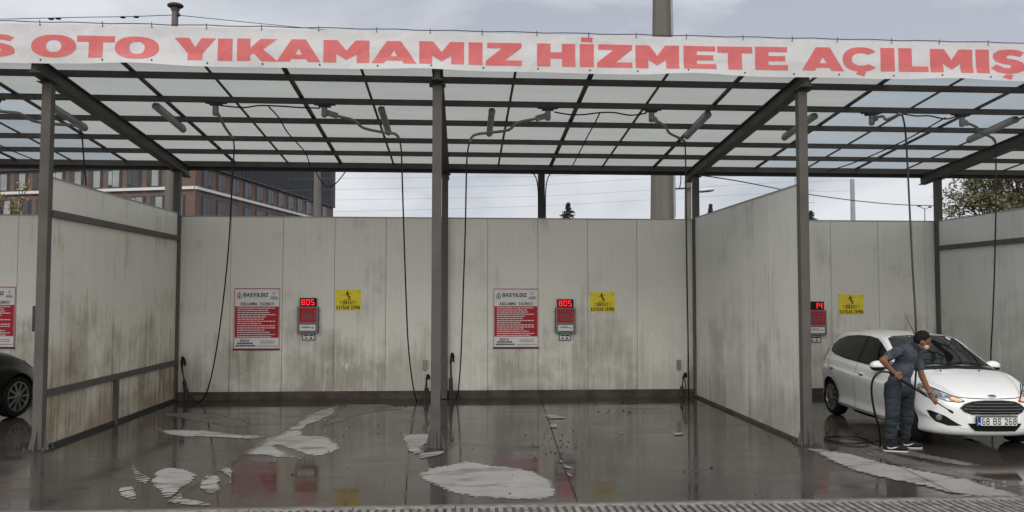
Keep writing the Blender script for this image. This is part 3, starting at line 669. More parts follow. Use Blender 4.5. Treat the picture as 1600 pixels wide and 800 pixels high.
def glyph(ch, W):
    S = 21
    if ch == 'I': return [[(0,0),(W,0),(W,36),(0,36)]]
    if ch == 'İ': return [[(0,0),(W,0),(W,36),(0,36)], [(2,39),(W-2,39),(W-2,46),(2,46)]]
    if ch == 'T': c = W/2; return [[(c-11,0),(c+11,0),(c+11,26),(W,26),(W,36),(0,36),(0,26),(c-11,26)]]
    if ch == 'L': return [[(0,0),(W,0),(W,8.5),(S,8.5),(S,36),(0,36)]]
    if ch == 'E': return [[(0,0),(W,0),(W,8),(S,8),(S,14),(W-4,14),(W-4,22),(S,22),(S,28),(W-1,28),(W-1,36),(0,36)]]
    if ch == 'H': return [[(0,0),(S,0),(S,12.5),(W-S,12.5),(W-S,0),(W,0),(W,36),(W-S,36),(W-S,22.5),(S,22.5),(S,36),(0,36)]]
    if ch == 'Z': return [[(0,0),(W,0),(W,8.5),(30,8.5),(W,29),(W,36),(2,36),(2,27.5),(25,27.5),(0,7)]]
    if ch == 'M': c = W/2; return [[(0,0),(20,0),(20,14),(c,4.5),(W-20,14),(W-20,0),(W,0),(W,36),(W-22,36),(c,19.5),(22,36),(0,36)]]
    if ch == 'A': c = W/2; return [[(0,0),(20,0),(23,4.5),(W-23,4.5),(W-20,0),(W,0),(c+11,36),(c-11,36)], [(c-5.5,11.5),(c+5.5,11.5),(c,21)]]
    if ch == 'K': return [[(0,0),(S,0),(S,9),(26,13),(38,0),(W,0),(41,19),(W-1,36),(37,36),(S,21),(S,36),(0,36)]]
    if ch == 'Y': c = W/2; return [[(c-11.5,0),(c+11.5,0),(c+11.5,11),(W,36),(W-23,36),(c,21),(23,36),(0,36),(c-11.5,11)]]
    if ch == 'O': return [ell(W/2,18,W/2,18.6), ell(W/2,18,12,10)]
    if ch in 'CÇ':
        a = ell(W*.52,18,W*.52,18.6, R(38), R(322), 30); b = ell(W*.53,18,15,9.5, R(322-8), R(46), 24)
        g = [a[:]+b]
        if ch == 'Ç': g.append([(W*.42,-.8),(W*.66,-.8),(W*.60,-8.5),(W*.36,-4.5),(W*.38,-3)])
        return g
    if ch in 'SŞ':
        P = [(0,8),(9,2),(26,-.5),(40,1),(51,5),(52.5,11.5),(48,17.5),(38,21),(26,23),(23.5,25),(26,27.5),(33,28),(44,25.5),(51,32),(40,36),(27,36.6),(12,35),(4,30),(3,24.5),(7,18.5),(17,15),(29,13.2),(31,10.5),(28,8.2),(20,8.5),(8,14)]
        g = [[(x*W/53, y) for x, y in P]]
        if ch == 'Ş': g.append([(W*.40,-1.5),(W*.63,-1.5),(W*.56,-9.5),(W*.28,-5.5),(W*.36,-4)])
        return g
LET = [('S',-29,23,88),('O',48,119,89),('T',120,179,90.5),('O',179,248,92),('Y',272,337,94),('I',340,363,95),('K',370,434,95.5),('A',432,501,96.5),('M',505,577,98),('A',580,651,99.5),('M',655,725,100.5),('I',732,754,101.5),('Z',759,815,102.5),
 ('H',839,899,104),('İ',906,928,104.5),('Z',933,988,105.5),('M',993,1061,107),('E',1068,1119,108),('T',1121,1176,109),('E',1180,1231,109.5),('A',1253,1319,110.5),('Ç',1317,1372,111),('I',1376,1398,111.5),('L',1404,1450,112.5),('M',1453,1520,114),('I',1525,1546,114.5),('Ş',1549,1603,115)]
for ch, xa, xb, yb in LET:
    A = at(xa, yb, BY); B = at(xb, yb, BY); W = xb-xa; s = (B.x-A.x)/W; zz = (A.z+B.z)/2
    polys = [[(A.x+px*s, zz+py*s) for px, py in P] for P in glyph(ch, W)]
    v, f = fill2d(polys, .07)
    o = MB().add([(x, bdisp(x, z)-.004, z) for x, z in v], f).build('letter', 'vinylred', bt, T=BI)
# cord, hooks and eyelets
P = [(XA+(XB-XA)*i/120, BY+.01, 5.527+.006*math.sin(i*1.9)) for i in range(121)]
MB().tube(P, .006, 5).build('cord', 'steel_dark', bt, T=BI)
for i in range(60):
    x = XA+.3+i*.70+rnd.uniform(-.05, .05)
    if x > XB: break
    if not -7.4 < x < 9.6: continue
    MB().tube([(x, BY-.012, 5.545), (x+.004, BY-.014, 5.50), (x, BY-.006, 5.475)], .005, 5).build('hook', 'steel_dark', bt, T=BI)
    z = 5.03+blow(x); MB().lathe([(.012, 0), (.012, .004)], (x+.02, bdisp(x+.02, z)-.006, z), (0, 1, 0), 8).build('eyelet', 'steel_dark', bt, T=BI)

# ------------------------------------------------------------------ lamps, hose booms, hoses, cables under the roof
bays = {'a': 'in the bay at the left edge', 'b': 'in the first full bay', 'c': 'in the empty middle bay', 'd': 'over the white car'}
TL = [((85,175),(122,200), 'grey tube lamp under the roof, half hidden by the left front column'), ((242,165),(287,203), 'grey tube lamp under the roof just right of the left rafter'),
      ((596,170),(607,208), 'grey tube lamp under the roof left of the middle column'), ((768,173),(765,212), 'grey tube lamp under the roof right of the middle column, pointing straight back'),
      ((1108,176),(1072,218), 'grey tube lamp under the roof left of the right rafter'), ((1277,180),(1222,215), 'grey tube lamp under the roof passing behind the right front column'), ((1590,182),(1512,215), 'grey tube lamp under the roof nearest the right edge')]
for a, b, lb in TL:
    pa = at(a[0], a[1], 12.28); pb = at(b[0], b[1], 13.45); X = (pa.x+pb.x)/2
    ya, yb = 12.28, 13.45; za, zb = ZR(ya)-.05, ZR(yb)-.05
    r = thing('tube_lamp', (X, ya, za), lb, 'tube lamp', 'tube lamps under the roof'); I = IT(r)
    d = Vector((0, yb-ya, zb-za)).normalized(); u = Vector((0, -d.z, d.y))
    P = [Vector((X, ya, za)), Vector((X, yb, zb))]
    MB().tube([P[0], P[1]], .052, 12).build('diffuser', 'lampgrey', r, smooth=True, T=I)
    MB().beam(P[0]+u*.03, P[1]+u*.03, .085, .05, up=u).build('housing', 'galv', r, T=I)
    for q in P: MB().lathe([(.056, -.02), (.056, .02)], q, d, 12).build('end_cap', 'alu', r, T=I)
# boom: bracket under the second purlin, cranked swing arm of tube
def boom(bx, path, label, Y0=12.2):
    b = at(bx[0], bx[1], Y0); b.z = ZR(Y0)
    r = thing('hose_boom', b, label, 'hose boom', 'swinging hose booms under the roof'); I = IT(r)
    mb = MB().box((b.x-.16, Y0-.05, b.z-.012), (b.x+.16, Y0+.05, b.z+.0)); mb.box((b.x-.09, Y0-.06, b.z-.04), (b.x+.09, Y0+.06, b.z-.0125)); mb.build('bracket', 'steel_dark', r, T=I)
    MB().lathe([(.035, 0), (.045, -.03), (.045, -.14), (.03, -.16)], (b.x, Y0, b.z-.041), (0, 0, 1), 12).build('swivel', 'galv', r, smooth=True, T=I)
    P = [at(x, y, Y) for x, y, Y in path]
    P[0] = Vector((b.x, Y0, b.z-.12))
    d = (P[1]-P[0]); 
    # triangular gusset of the arm root then bent tube
    MB().beam(P[0], P[0]+d*.9, .02, .09).build('arm_root', 'galv', r, T=I)
    MB().tube(smooth_path([P[0]]+P[1:], 3), .023, 8).build('arm', 'galv', r, smooth=True, T=I)
    return P[-1]
def hose(pts, label, r=.0125, name='pressure_hose', cat='hose', grp='black pressure hoses', start=None, mt='hoseb'):
    P = [at(x, y, Y) if Y > 0 else at(x, y, z=-Y) for x, y, Y in pts]
    P = [Vector((p.x, p.y, max(p.z, r+.003))) for p in P]
    if start: P = [start]+P
    o = MB().tube(smooth_path(P, 8), r, 8).build(name, mt, smooth=True)
    base = P[-1].copy(); o.data.transform(Matrix.Translation(-base)); o.location = base
    return tag(o, label, cat, grp)
tips = []
t = boom((-12, 178), [(-12,178,12.2),(0,174,12.3),(30,177,12.3),(52,189,12.5),(85,194,12.7),(118,196,12.9),(127,204,12.95)], 'grey swinging hose boom passing behind the left front column')
PX = [t, at(129,222,13.0), at(132,262,13.1), at(135,300,13.2), at(136,380,13.3), at(133,450,13.5)]
PX += [Vector((XL-.75, 14.2, .35)), Vector((XL-.8, 14.5, .1)), Vector((XL-.85, 14.9, .9))]
t2 = boom((337, 163), [(337,163,12.2),(341,178,12.5),(350,196,12.9),(358,208,13.2),(364,216,13.5)], 'grey swinging hose boom pointing to the rear wall, left one of the first full bay')
hose([(366,232,13.52),(364,262,13.6),(361,320,13.8),(356,400,14.1),(345,500,14.7),(333,575,15.1),(322,615,15.3),(310,630,15.42),(298,620,15.5),(290,600,15.55),(284,575,15.6),(283,563,15.62)], 'long black hose in a loop at the left rear corner of the first full bay', start=t2)
t3 = boom((507, 168), [(507,168,12.2),(530,182,12.3),(553,188,12.4),(568,200,12.5),(600,207,12.7),(617,209,12.85),(624,217,12.9)], 'grey cranked hose boom reaching towards the middle column from the left')
hose([(627,235,12.92),(628,262,12.97),(631,360,13.3),(634,450,13.8),(638,540,14.6),(645,600,15.2),(651,627,15.40),(656,630,15.43),(661,620,15.5),(665,604,15.55),(666,592,15.6)], 'black hose hanging just left of the middle column down to the wall foot', start=t3)
t4 = boom((856, 178), [(856,178,12.2),(835,186,12.3),(808,192,12.4),(795,203,12.5),(768,207,12.7),(741,211,12.85),(734,222,12.9)], 'grey cranked hose boom reaching towards the middle column from the right')
hose([(731,235,12.92),(729,262,12.97),(727,360,13.3),(724,450,13.8),(721,540,14.6),(718,590,15.2),(714,621,15.40),(709,618,15.47),(706,595,15.55),(705,567,15.6)], 'black hose hanging just right of the middle column down to the wall foot', start=t4)
t5 = boom((1018, 178), [(1018,178,12.2),(1028,190,12.5),(1040,198,12.7),(1046,208,12.95),(1062,216,13.3),(1070,221,13.5)], 'grey swinging hose boom next to the right rafter of the empty bay')
hose([(1071,240,13.5),(1072,300,13.52),(1073,400,13.6),(1075,520,13.8),(1076,600,14.0),(1076,630,14.5),(1072,625,15.2),(1071,600,15.5),(1069,590,15.6)], 'black hose hanging straight down in the right rear corner of the empty bay', start=t5)
t6 = boom((1362, 182), [(1362,182,12.2),(1372,183,12.1),(1380,182,12.0),(1385,187,11.95),(1400,181,11.8),(1404,178,11.75),(1410,180,11.7)], 'short folded grey hose boom above the man washing the car')
t7 = boom((1503, 181), [(1503,181,12.2),(1513,193,12.5),(1526,199,12.7),(1532,207,12.9),(1550,215,13.2),(1555,222,13.35)], 'grey swinging hose boom above the bonnet of the white car')
hose([(1556,240,13.36),(1556,320,13.4),(1554,420,13.5),(1551,500,13.6),(1548,560,13.7),(1549,640,13.9),(1552,660,14.2)], 'black hose dropping behind the white car beside its far door mirror', start=t7)
o = MB().tube(smooth_path(PX, 8), .0125, 8).build('pressure_hose', 'hoseb', smooth=True); tag(o, 'black hose dropping behind the stained partition beside the left front column', 'hose', 'black pressure hoses')
# electric cables clipped below the roof
def cable(pts, label, r=.011):
    P = [at(*p) for p in pts]; o = MB().tube(smooth_path(P, 6), r, 6).build('power_cable', 'black', smooth=True); base = P[0]; o.data.transform(Matrix.Translation(-base)); o.location = base
    return tag(o, label, 'cable', 'black cables under the roof')
cable([(345,165,12.1),(380,168,12.12),(405,165,12.13),(440,166,12.13),(470,168,12.13),(500,169,12.13)], 'black cable looping along the purlin between the two booms of the first full bay')
cable([(866,175,12.12),(890,179,12.12),(912,179,12.12),(938,176,12.12),(960,176,12.12),(985,180,12.12),(1010,177,12.12)], 'black cable sagging along the purlin between the two booms of the empty bay')
cable([(1400,176,12.12),(1430,181,12.12),(1452,181,12.12),(1478,186,12.12),(1495,181,12.12)], 'black cable sagging along the purlin between the two booms over the white car')
cable([(420,167,12.14),(435,183,12.6),(448,205,13.2),(463,222,14.1),(478,240,15.1),(484,258,16.1)], 'black cable slanting back under the roof of the first full bay')
cable([(937,177,12.14),(928,195,12.8),(918,213,13.5),(908,233,14.6),(895,258,16.1)], 'black cable slanting back under the roof of the empty bay')
cable([(1477,184,12.14),(1440,205,13.0),(1400,226,13.9),(1340,252,15.2),(1292,268,16.05)], 'black cable slanting back under the roof over the white car')
cable([(-10,222,14.0),(20,236,14.8),(55,250,15.6),(70,254,16.0)], 'black cable slanting under the roof at the left edge')
cable([(490,262,16.4),(500,280,16.5),(512,292,16.5),(524,287,16.5),(534,276,16.5),(544,262,16.4)], 'black cable loop hanging below the rear gutter beside the dark building')

# ------------------------------------------------------------------ wall signs and pay terminals
WY = D2-.002     # face of the wall
def put(mb, V, F, x, z, y, mi=0, s=1): mb.add([(x+a*s, y, z+b*s) for a, b in V], F, mi)
def flat(mb, x0, x1, z0, z1, y, mi=0): mb.add([(x0, y, z0), (x1, y, z0), (x1, y, z1), (x0, y, z1)], [(0, 1, 2, 3)], mi)
def instruction_sign(px0, px1, py0, py1, label):
    a = at(px0, py1, WY); b = at(px1, py0, WY); W = b.x-a.x; H = b.z-a.z
    r = thing('instruction_sign', (a.x, WY, a.z), label, 'sign', 'red and white instruction signs'); I = IT(r); X0, Z0 = a.x, a.z
    MB().box((X0, WY-.012, Z0), (X0+W, WY, Z0+H)).build('board', 'signwhite', r, T=I)
    y = WY-.0135
    mb = MB(); flat(mb, X0+.02*W, X0+.98*W, Z0+.185*H, Z0+.70*H, y)
    for (u0, u1, v0, v1) in ((0, 1, .985, 1), (0, 1, 0, .012), (0, .012, .012, .985), (.988, 1, .012, .985)): flat(mb, X0+u0*W, X0+u1*W, Z0+v0*H, Z0+v1*H, y)
    mb.build('red_print', 'signred', r, T=I)
    y -= .0015; mb = MB(); g = random.Random(3)
    for i in range(14):
        z = Z0+(.675-.0362*i)*H; x = X0+.075*W; end = X0+(.6+.3*g.random())*W if i % 3 else X0+.9*W
        while x < end:
            wl = g.uniform(.03, .09)*W; x2 = min(x+wl, end); flat(mb, x, x2, z-.009*H, z+.006*H, y); x = x2+.012*W
    mb.build('white_print', 'signwhite', r, T=I)
    mb = MB()
    fit_text(mb, 'BASYILDIZ', X0+.20*W, X0+.74*W, Z0+.860*H, Z0+.922*H, y, .32); mb.build('title_lettering', 'ink', r, T=I); mb = MB(); fit_text(mb, 'KULLANMA', X0+.14*W, X0+.50*W, Z0+.718*H, Z0+.768*H, y, .36, .28); mb.build('subtitle_lettering', 'ink', r, T=I); mb = MB(); fit_text(mb, 'TALİMATI', X0+.56*W, X0+.87*W, Z0+.718*H, Z0+.768*H, y, .36, .28)
    mb.build('subtitle_lettering', 'ink', r, T=I); mb = MB(); fit_text(mb, 'ÖZFA', X0+.14*W, X0+.34*W, Z0+.118*H, Z0+.155*H, y)
    for z_, a0, a1 in ((.095, .08, .42), (.055, .05, .46)):
        x = X0+a0*W
        while x < X0+a1*W: flat(mb, x, x+.035*W, Z0+(z_-.012)*H, Z0+(z_+.012)*H, y); x += .043*W
    mb.build('footer_lettering', 'ink', r, T=I); mb = MB()
    # drop-shaped emblem in a ring
    cx, cz, rr = X0+.11*W, Z0+.865*H, .055*W
    R1 = ell(cx, cz, rr, rr, p=2); R2 = ell(cx, cz, rr*.78, rr*.78, p=2); dr = [(cx, cz+rr*.6), (cx+rr*.32, cz-rr*.05), (cx+rr*.22, cz-rr*.45), (cx-rr*.22, cz-rr*.45), (cx-rr*.32, cz-rr*.05)]
    v, f = fill2d([R1, R2, dr], .02); mb.add([(p[0], y, p[1]) for p in v], f)
    v, f = fill2d([ell(cx, cz+rr*1.35, rr*.38, rr*.30, p=2), ell(cx, cz+rr*1.35, rr*.18, rr*.12, p=2)], .02); mb.add([(p[0], y, p[1]) for p in v], f)
    mb.build('emblem', 'ink', r, T=I)
    mb = MB()
    for k in range(8): flat(mb, X0+(.22+.063*k)*W, X0+(.235+.063*k)*W, Z0+.835*H, Z0+.848*H, y)
    for z_, a0, a1 in ((.86, .80, .92), (.84, .78, .95), (.825, .79, .94), (.13, .58, .90), (.10, .58, .90), (.05, .52, .96)):
        x = X0+a0*W
        while x < X0+a1*W: flat(mb, x, x+.022*W, Z0+(z_-.008)*H, Z0+(z_+.008)*H, y); x += .03*W
    v, f = fill2d([ell(X0+.86*W, Z0+.915*H, .03*W, .03*W, p=2), ell(X0+.86*W, Z0+.915*H, .018*W, .018*W, p=2)], .02); mb.add([(p[0], y, p[1]) for p in v], f)
    mb.build('grey_print', 'greyink', r, T=I)
    mb = MB().box((X0-.015*W, WY-.03, Z0-.02), (X0+1.015*W, WY-.0, Z0-.002)); mb.build('lower_ledge', 'steel_dark', r, T=I)
instruction_sign(365, 438, 450.5, 545.5, 'red and white instruction sign on the back wall of the first full bay')
instruction_sign(771, 841, 451, 543, 'red and white instruction sign on the wall just right of the middle column')
instruction_sign(-47, 25, 448, 543, 'red and white instruction sign cut off by the left edge, above the dark car')
SEG = {'0': 'abcdef', '1': 'bc', '4': 'fgbc', '5': 'afgcd', '8': 'abcdefg', ' ': ''}
def digit(mb, ch, x, z, w, h, y, t):
    R_ = {'a': (0, h-t, w, h), 'd': (0, 0, w, t), 'g': (0, h/2-t/2, w, h/2+t/2), 'f': (0, h/2+.002, t, h), 'b': (w-t, h/2+.002, w, h), 'e': (0, 0, t, h/2-.002), 'c': (w-t, 0, w, h/2-.002)}
    k = 0
    for s in SEG[ch]:
        a, b, c_, d = R_[s]
        if s in 'adg': a += t*.6; c_ -= t*.6
        flat(mb, x+a, x+c_, z+b, z+d, y-.0004*k); k += 1
def terminal(px0, px1, pyb, py0, dp, pp, digits, label):
    a = at(px0, pyb, WY); b = at(px1, py0, WY); W = b.x-a.x; H = b.z-a.z; X0, Z0 = a.x, a.z
    r = thing('pay_terminal', (a.x+W/2, WY, a.z), label, 'pay terminal', 'coin terminals on the back wall'); I = IT(r)
    yf = WY-.12
    MB().box((X0, yf, Z0), (X0+W, WY, Z0+H)).build('casing', 'box', r, T=I, bevel=.006)
    mb = MB(); 
    for (u0, u1, v0, v1) in ((.03, .97, .955, .985), (.03, .97, .015, .04), (.03, .07, .04, .955), (.93, .97, .04, .955), (.07, .93, .37, .40)): mb.box((X0+u0*W, yf-.008, Z0+v0*H), (X0+u1*W, yf, Z0+v1*H))
    mb.build('front_frame', 'alu', r, T=I)
    q = MB().box((X0+.1*W, yf-.006, Z0+.41*H), (X0+.9*W, yf, Z0+.945*H)).build('key_panel', 'signred', r, T=I)
    for k in range(3): MB().box((X0+(.28+.18*k)*W, yf-.011, Z0+.84*H), (X0+(.34+.18*k)*W, yf-.006, Z0+.88*H)).build('key', 'box', q, T=I)
    for k in range(4): MB().box((X0+(.80)*W, yf-.011, Z0+(.5+.1*k)*H), (X0+.85*W, yf-.006, Z0+(.53+.1*k)*H)).build('key', 'alu', q, T=I)
    mb = MB()
    for k in range(2):
        xx = X0+(.26+.26*k)*W
        pts = [(0,0),(.05,0),(.05,.12),(.14,.12),(.14,0),(.19,0),(.19,.26),(.15,.30),(.04,.30),(0,.26)]; hole = [(.055,.17),(.135,.17),(.135,.25),(.055,.25)]
        v, f = fill2d([[(xx+p[0]*W, Z0+(.48+p[1]*.9)*H) for p in P_] for P_ in (pts, hole)], .05); mb.add([(p[0], yf-.008, p[1]) for p in v], f)
    mb.build('panel_emblem', 'box', q, T=I)
    MB().box((X0+.12*W, yf-.01, Z0+.09*H), (X0+.88*W, yf, Z0+.32*H)).build('coin_plate', 'signwhite', r, T=I)
    mb = MB().box((X0+.2*W, yf-.013, Z0+.20*H), (X0+.68*W, yf-.010, Z0+.225*H)); mb.lathe([(.015, 0), (.015, .006)], (X0+.76*W, yf-.016, Z0+.2*H), (0, 1, 0), 10); mb.box((X0+.3*W, yf-.013, Z0+.26*H), (X0+.6*W, yf-.010, Z0+.275*H)); mb.build('coin_slot', 'steel_dark', r, T=I)
    a = at(dp[0], dp[3], WY); b = at(dp[1], dp[2], WY)
    d_ = MB().box((a.x, WY-.09, Z0+H+.002), (b.x, WY, b.z)).build('display', 'blackgloss', r, T=I, bevel=.004)
    mb = MB(); dw = b.x-a.x; dh = b.z-(Z0+H); w1 = dw*.215
    for k, ch in enumerate(digits): digit(mb, ch, a.x+dw*(.09+.29*k), Z0+H+dh*.17, w1, dh*.66, WY-.0915, w1*.21)
    mb.build('digits', 'led', d_, T=I)
    a = at(pp[0], pp[3], WY); b = at(pp[1], pp[2], WY)
    p_ = MB().box((a.x, WY-.012, a.z), (b.x, WY, Z0-.002)).build('price_plate', 'box', r, T=I)
    MB().box((a.x+.02, WY-.016, a.z+.02), (b.x-.02, WY-.012, Z0-.014)).build('plate_face', 'signwhite', p_, T=I)
    mb = MB(); pw = b.x-a.x; ph = Z0-a.z
    for u0, u1, v0, v1 in ((.15, .47, .6, .78), (.53, .87, .6, .78), (.25, .38, .2, .42), (.6, .75, .2, .42)): flat(mb, a.x+u0*pw, a.x+u1*pw, a.z+v0*ph, a.z+v1*ph, WY-.0175)
    mb.build('plate_print', 'ink', p_, T=I)
    mb = MB()
    for s in (0, 1):
        for v in (.2, .5, .83): mb.box((X0-.02 if s == 0 else X0+W+.001, WY-.03, Z0+v*H), (X0-.001 if s == 0 else X0+W+.02, WY-.02, Z0+(v+.02)*H))
    mb.build('latches', 'steel_dark', r, T=I)
terminal(466, 499, 520, 479, (470, 495.5, 465.5, 480), (472, 493, 520, 532), '805', 'grey and red pay terminal showing 805 in the first full bay')
terminal(867, 898, 520, 480.5, (870, 895, 467.5, 481), (873, 892, 520, 532.5), '805', 'grey and red pay terminal showing 805 right of the middle column')
terminal(1256, 1287.5, 523.5, 484, (1259, 1284.5, 471, 484), (1262, 1282, 523, 535.5), ' 14', 'pay terminal showing 14, half hidden by the right front column')
def warning_sign(px0, px1, py0, py1, label, tilt=0):
    a = at(px0, py1, WY); b = at(px1, py0, WY); W = b.x-a.x; H = b.z-a.z; X0, Z0 = a.x, a.z
    r = thing('warning_sign', (X0+W/2, WY, Z0), label, 'warning sign', 'yellow slippery floor signs'); I = IT(r)
    MB().box((X0, WY-.006, Z0), (X0+W, WY, Z0+H)).build('board', 'yellow', r, T=I)
    y = WY-.0075; mb = MB()
    fit_text(mb, '! DİKKAT !', X0+.19*W, X0+.81*W, Z0+.29*H, Z0+.47*H, y, .34, .24); mb.build('upper_lettering', 'ink', r, T=I); mb = MB(); fit_text(mb, 'KAYGAN ZEMİN', X0+.035*W, X0+.965*W, Z0+.05*H, Z0+.23*H, y, .34, .24)
    mb.build('lower_lettering', 'ink', r, T=I)
    # slipping figure
    cx, cz, s = X0+.47*W, Z0+.52*H, H*.42
    polys = [ell(cx-.02*s, cz+.93*s, .09*s, .10*s, p=2)]
    def limb(pts, w): 
        v = []; n = len(pts); L_, R2 = [], []
        for i, p in enumerate(pts):
            a_ = Vector(pts[max(i-1, 0)]); b_ = Vector(pts[min(i+1, n-1)]); d = (b_-a_).normalized(); q = Vector((-d.y, d.x))*w/2; L_.append(tuple(Vector(p)+q)); R2.append(tuple(Vector(p)-q))
        return [(cx+x*s, cz+z*s) for x, z in L_+R2[::-1]]
    mb = MB(); k = 0
    for P_ in (polys[0], limb([(-.06, .85), (.02, .60), (.06, .42)], .17), limb([(-.05, .78), (-.2, .62), (-.34, .70)], .07), limb([(0, .75), (.2, .70), (.36, .78)], .07), limb([(.05, .46), (.24, .40), (.36, .16)], .10), limb([(.04, .44), (.12, .22), (.30, .03)], .10), limb([(-.38, .0), (.42, .0)], .035)):
        v, f = fill2d([P_], .05); mb.add([(p[0], y-.0004*k, p[1]) for p in v], f); k += 1
    mb.build('slipping_figure', 'ink', r, T=I)
    mb = MB()
    for u in (.05, .95):
        for v in (.06, .94): mb.lathe([(.008, 0), (.008, .004)], (X0+u*W, WY-.011, Z0+v*H), (0, 1, 0), 8)
    mb.build('screws', 'steel_dark', r, T=I)
warning_sign(524.5, 564, 453, 485, 'yellow slippery floor warning sign on the back wall of the first full bay')
warning_sign(922, 960.5, 456.5, 487.5, 'yellow slippery floor warning sign on the back wall of the empty bay')
warning_sign(1310.5, 1349, 460, 491.5, 'yellow slippery floor warning sign on the wall above the white car')
def socket(px, py, Y, label, w=.05, h=.16):
    p = at(px, py, Y); r = thing('wall_socket', (p.x, Y, p.z-h/2), label, 'socket', 'small grey boxes in the bay corners'); I = IT(r)
    MB().box((p.x-w, Y-.04, p.z-h/2), (p.x+w, Y, p.z+h/2)).build('housing', 'galv', r, T=I, bevel=.005)
    MB().box((p.x-w*.6, Y-.05, p.z-h*.3), (p.x+w*.6, Y-.0405, p.z+h*.25)).build('flap', 'galv', r, T=I, bevel=.003)
socket(664, 570, WY, 'small grey socket box on the wall left of the middle column', .04, .2); socket(1060, 570, WY, 'small grey socket box on the wall near the right rear corner of the empty bay', .04, .2)
p = at(53, 498, D1+.18); r = thing('switch_box', (XL-.0635, D1+.18, 1.5), 'narrow dark switch box on the left side of the left front column', 'switch box')
MB().box((XL-.103, D1+.13, at(53,518,D1+.18).z), (XL-.0636, D1+.23, at(53,478,D1+.18).z)).build('housing', 'steel_dark', r, T=IT(r), bevel=.004)
MB().box((XL-.108, D1+.15, 1.62), (XL-.1035, D1+.21, 1.72)).build('switch', 'black', r, T=IT(r))
# lance in its pipe holder standing at the wall foot
def lance(px, pyt, pyb, Y, label, lean=0.):
    top = at(px, pyt, Y); bot = at(px+lean, pyb, Y); bot.z = .02; r = thing('spray_lance', bot, label, 'spray lance', 'spray lances parked in their holders'); I = IT(r)
    d = (top-bot)
    MB().tube([bot+Vector((0, .02, 0)), bot+d*.45+Vector((0, .02, 0))], .038, 10).build('holder_pipe', 'steel_dark', r, T=I, smooth=True)
    MB().tube([bot+d*.1, bot+d*.8], .012, 8).build('lance_tube', 'blackgloss', r, T=I)
    MB().tube(smooth_path([bot+d*.78, bot+d*.9+Vector((.012, -.01, 0)), bot+d+Vector((.03, -.01, 0)), bot+d*.93+Vector((.055, 0, 0)), bot+d*.8+Vector((.05, 0, 0))], 4), [.022]*16+[.012], 8).build('trigger_grip', 'black', r, T=I, smooth=True)
lance(283, 558, 622, 15.62, 'black spray lance in a pipe at the left rear corner of the first full bay', 8)
lance(666, 586, 624, 15.62, 'short black spray lance in a pipe just left of the middle column', 2); lance(704, 552, 624, 15.62, 'tall black spray lance in a pipe just right of the middle column', 1)
lance(1068, 583, 624, 15.62, 'black spray lance in a pipe at the right rear corner of the empty bay', -3)

# ------------------------------------------------------------------ cars
ST = [  # X, zb, wlow, wmid, zbelt, wbelt, wrail, zrail, ztop
(-3.17,.42,.40,.45,.60,.44,.30,.66,.68),(-3.15,.32,.60,.68,.74,.62,.50,.82,.85),(-3.10,.24,.68,.77,.92,.72,.62,1.00,1.03),(-2.97,.21,.73,.83,.98,.75,.60,1.20,1.27),
(-2.75,.20,.75,.855,.995,.77,.565,1.33,1.405),(-2.4,.19,.77,.86,.99,.78,.565,1.385,1.455),(-1.7,.18,.78,.86,.965,.78,.575,1.395,1.462),(-1.15,.18,.78,.86,.95,.78,.575,1.365,1.43),
(-.7,.18,.78,.86,.94,.775,.635,1.165,1.255),(-.25,.18,.78,.86,.93,.765,.70,.955,1.03),(-.05,.18,.77,.86,.915,.76,.67,.935,.99),(.2,.18,.76,.855,.87,.75,.62,.895,.94),
(.42,.18,.74,.84,.81,.73,.56,.84,.87),(.58,.18,.72,.82,.75,.70,.50,.78,.80),(.68,.19,.70,.79,.70,.66,.45,.725,.745),(.75,.215,.66,.74,.64,.61,.38,.665,.68),(.79,.27,.56,.62,.56,.52,.30,.575,.585),(.80,.36,.32,.36,.50,.32,.2,.505,.51)]
def sparam(X):
    if X <= ST[0][0]: return ST[0][1:]
    if X >= ST[-1][0]: return ST[-1][1:]
    for i in range(len(ST)-1):
        if ST[i][0] <= X <= ST[i+1][0]: break
    h = ST[i+1][0]-ST[i][0]; t = (X-ST[i][0])/h; o = []
    def sl(j, k):
        if j <= 0: return (ST[1][k]-ST[0][k])/(ST[1][0]-ST[0][0])
        if j >= len(ST)-1: return (ST[-1][k]-ST[-2][k])/(ST[-1][0]-ST[-2][0])
        a = (ST[j][k]-ST[j-1][k])/(ST[j][0]-ST[j-1][0]); b = (ST[j+1][k]-ST[j][k])/(ST[j+1][0]-ST[j][0])
        return 0 if a*b <= 0 else 2*a*b/(a+b)
    for k in range(1, 9):
        m0, m1 = sl(i, k)*h, sl(i+1, k)*h; a, b = ST[i][k], ST[i+1][k]
        o.append((2*t**3-3*t*t+1)*a+(t**3-2*t*t+t)*m0+(-2*t**3+3*t*t)*b+(t**3-t*t)*m1)
    return o
def section(X):
    zb, wl, wm, zt, wt, wr, zr_, zc = sparam(X)
    C = [(0, zb), (wl*.7, zb), (wl, zb+.02), (wm-.016, zb+.07), (wm-.030, zb+.19), (wm-.010, .5*(zb+zt)), (wm+.002, zt-.205), (wm-.026, zt-.15), (wt+.030, zt-.05), (wt, zt), ((wt+wr)/2+.014, (zt+zr_)/2), (wr+.012, zr_-.02), (wr-.05, zr_+.015+.15*(zc-zr_)), (wr*.5, zc-.18*(zc-zr_)), (0, zc)]
    P = smooth_path([(a, b, 0) for a, b in C], 4)
    o = []
    for p in P:
        y, z = max(0, p.x), p.y; q = (y/.86)**2
        s = .34*smst(-.5, .8, X)*(q+.35*q*q)/1.2 + .05*smst(-1.4, -.8, X)*(1-smst(-.3, .1, X))*q
        s2 = .16*(1-smst(-3.17, -2.6, X))*q
        o.append((X-s+s2, y, z))
    return o
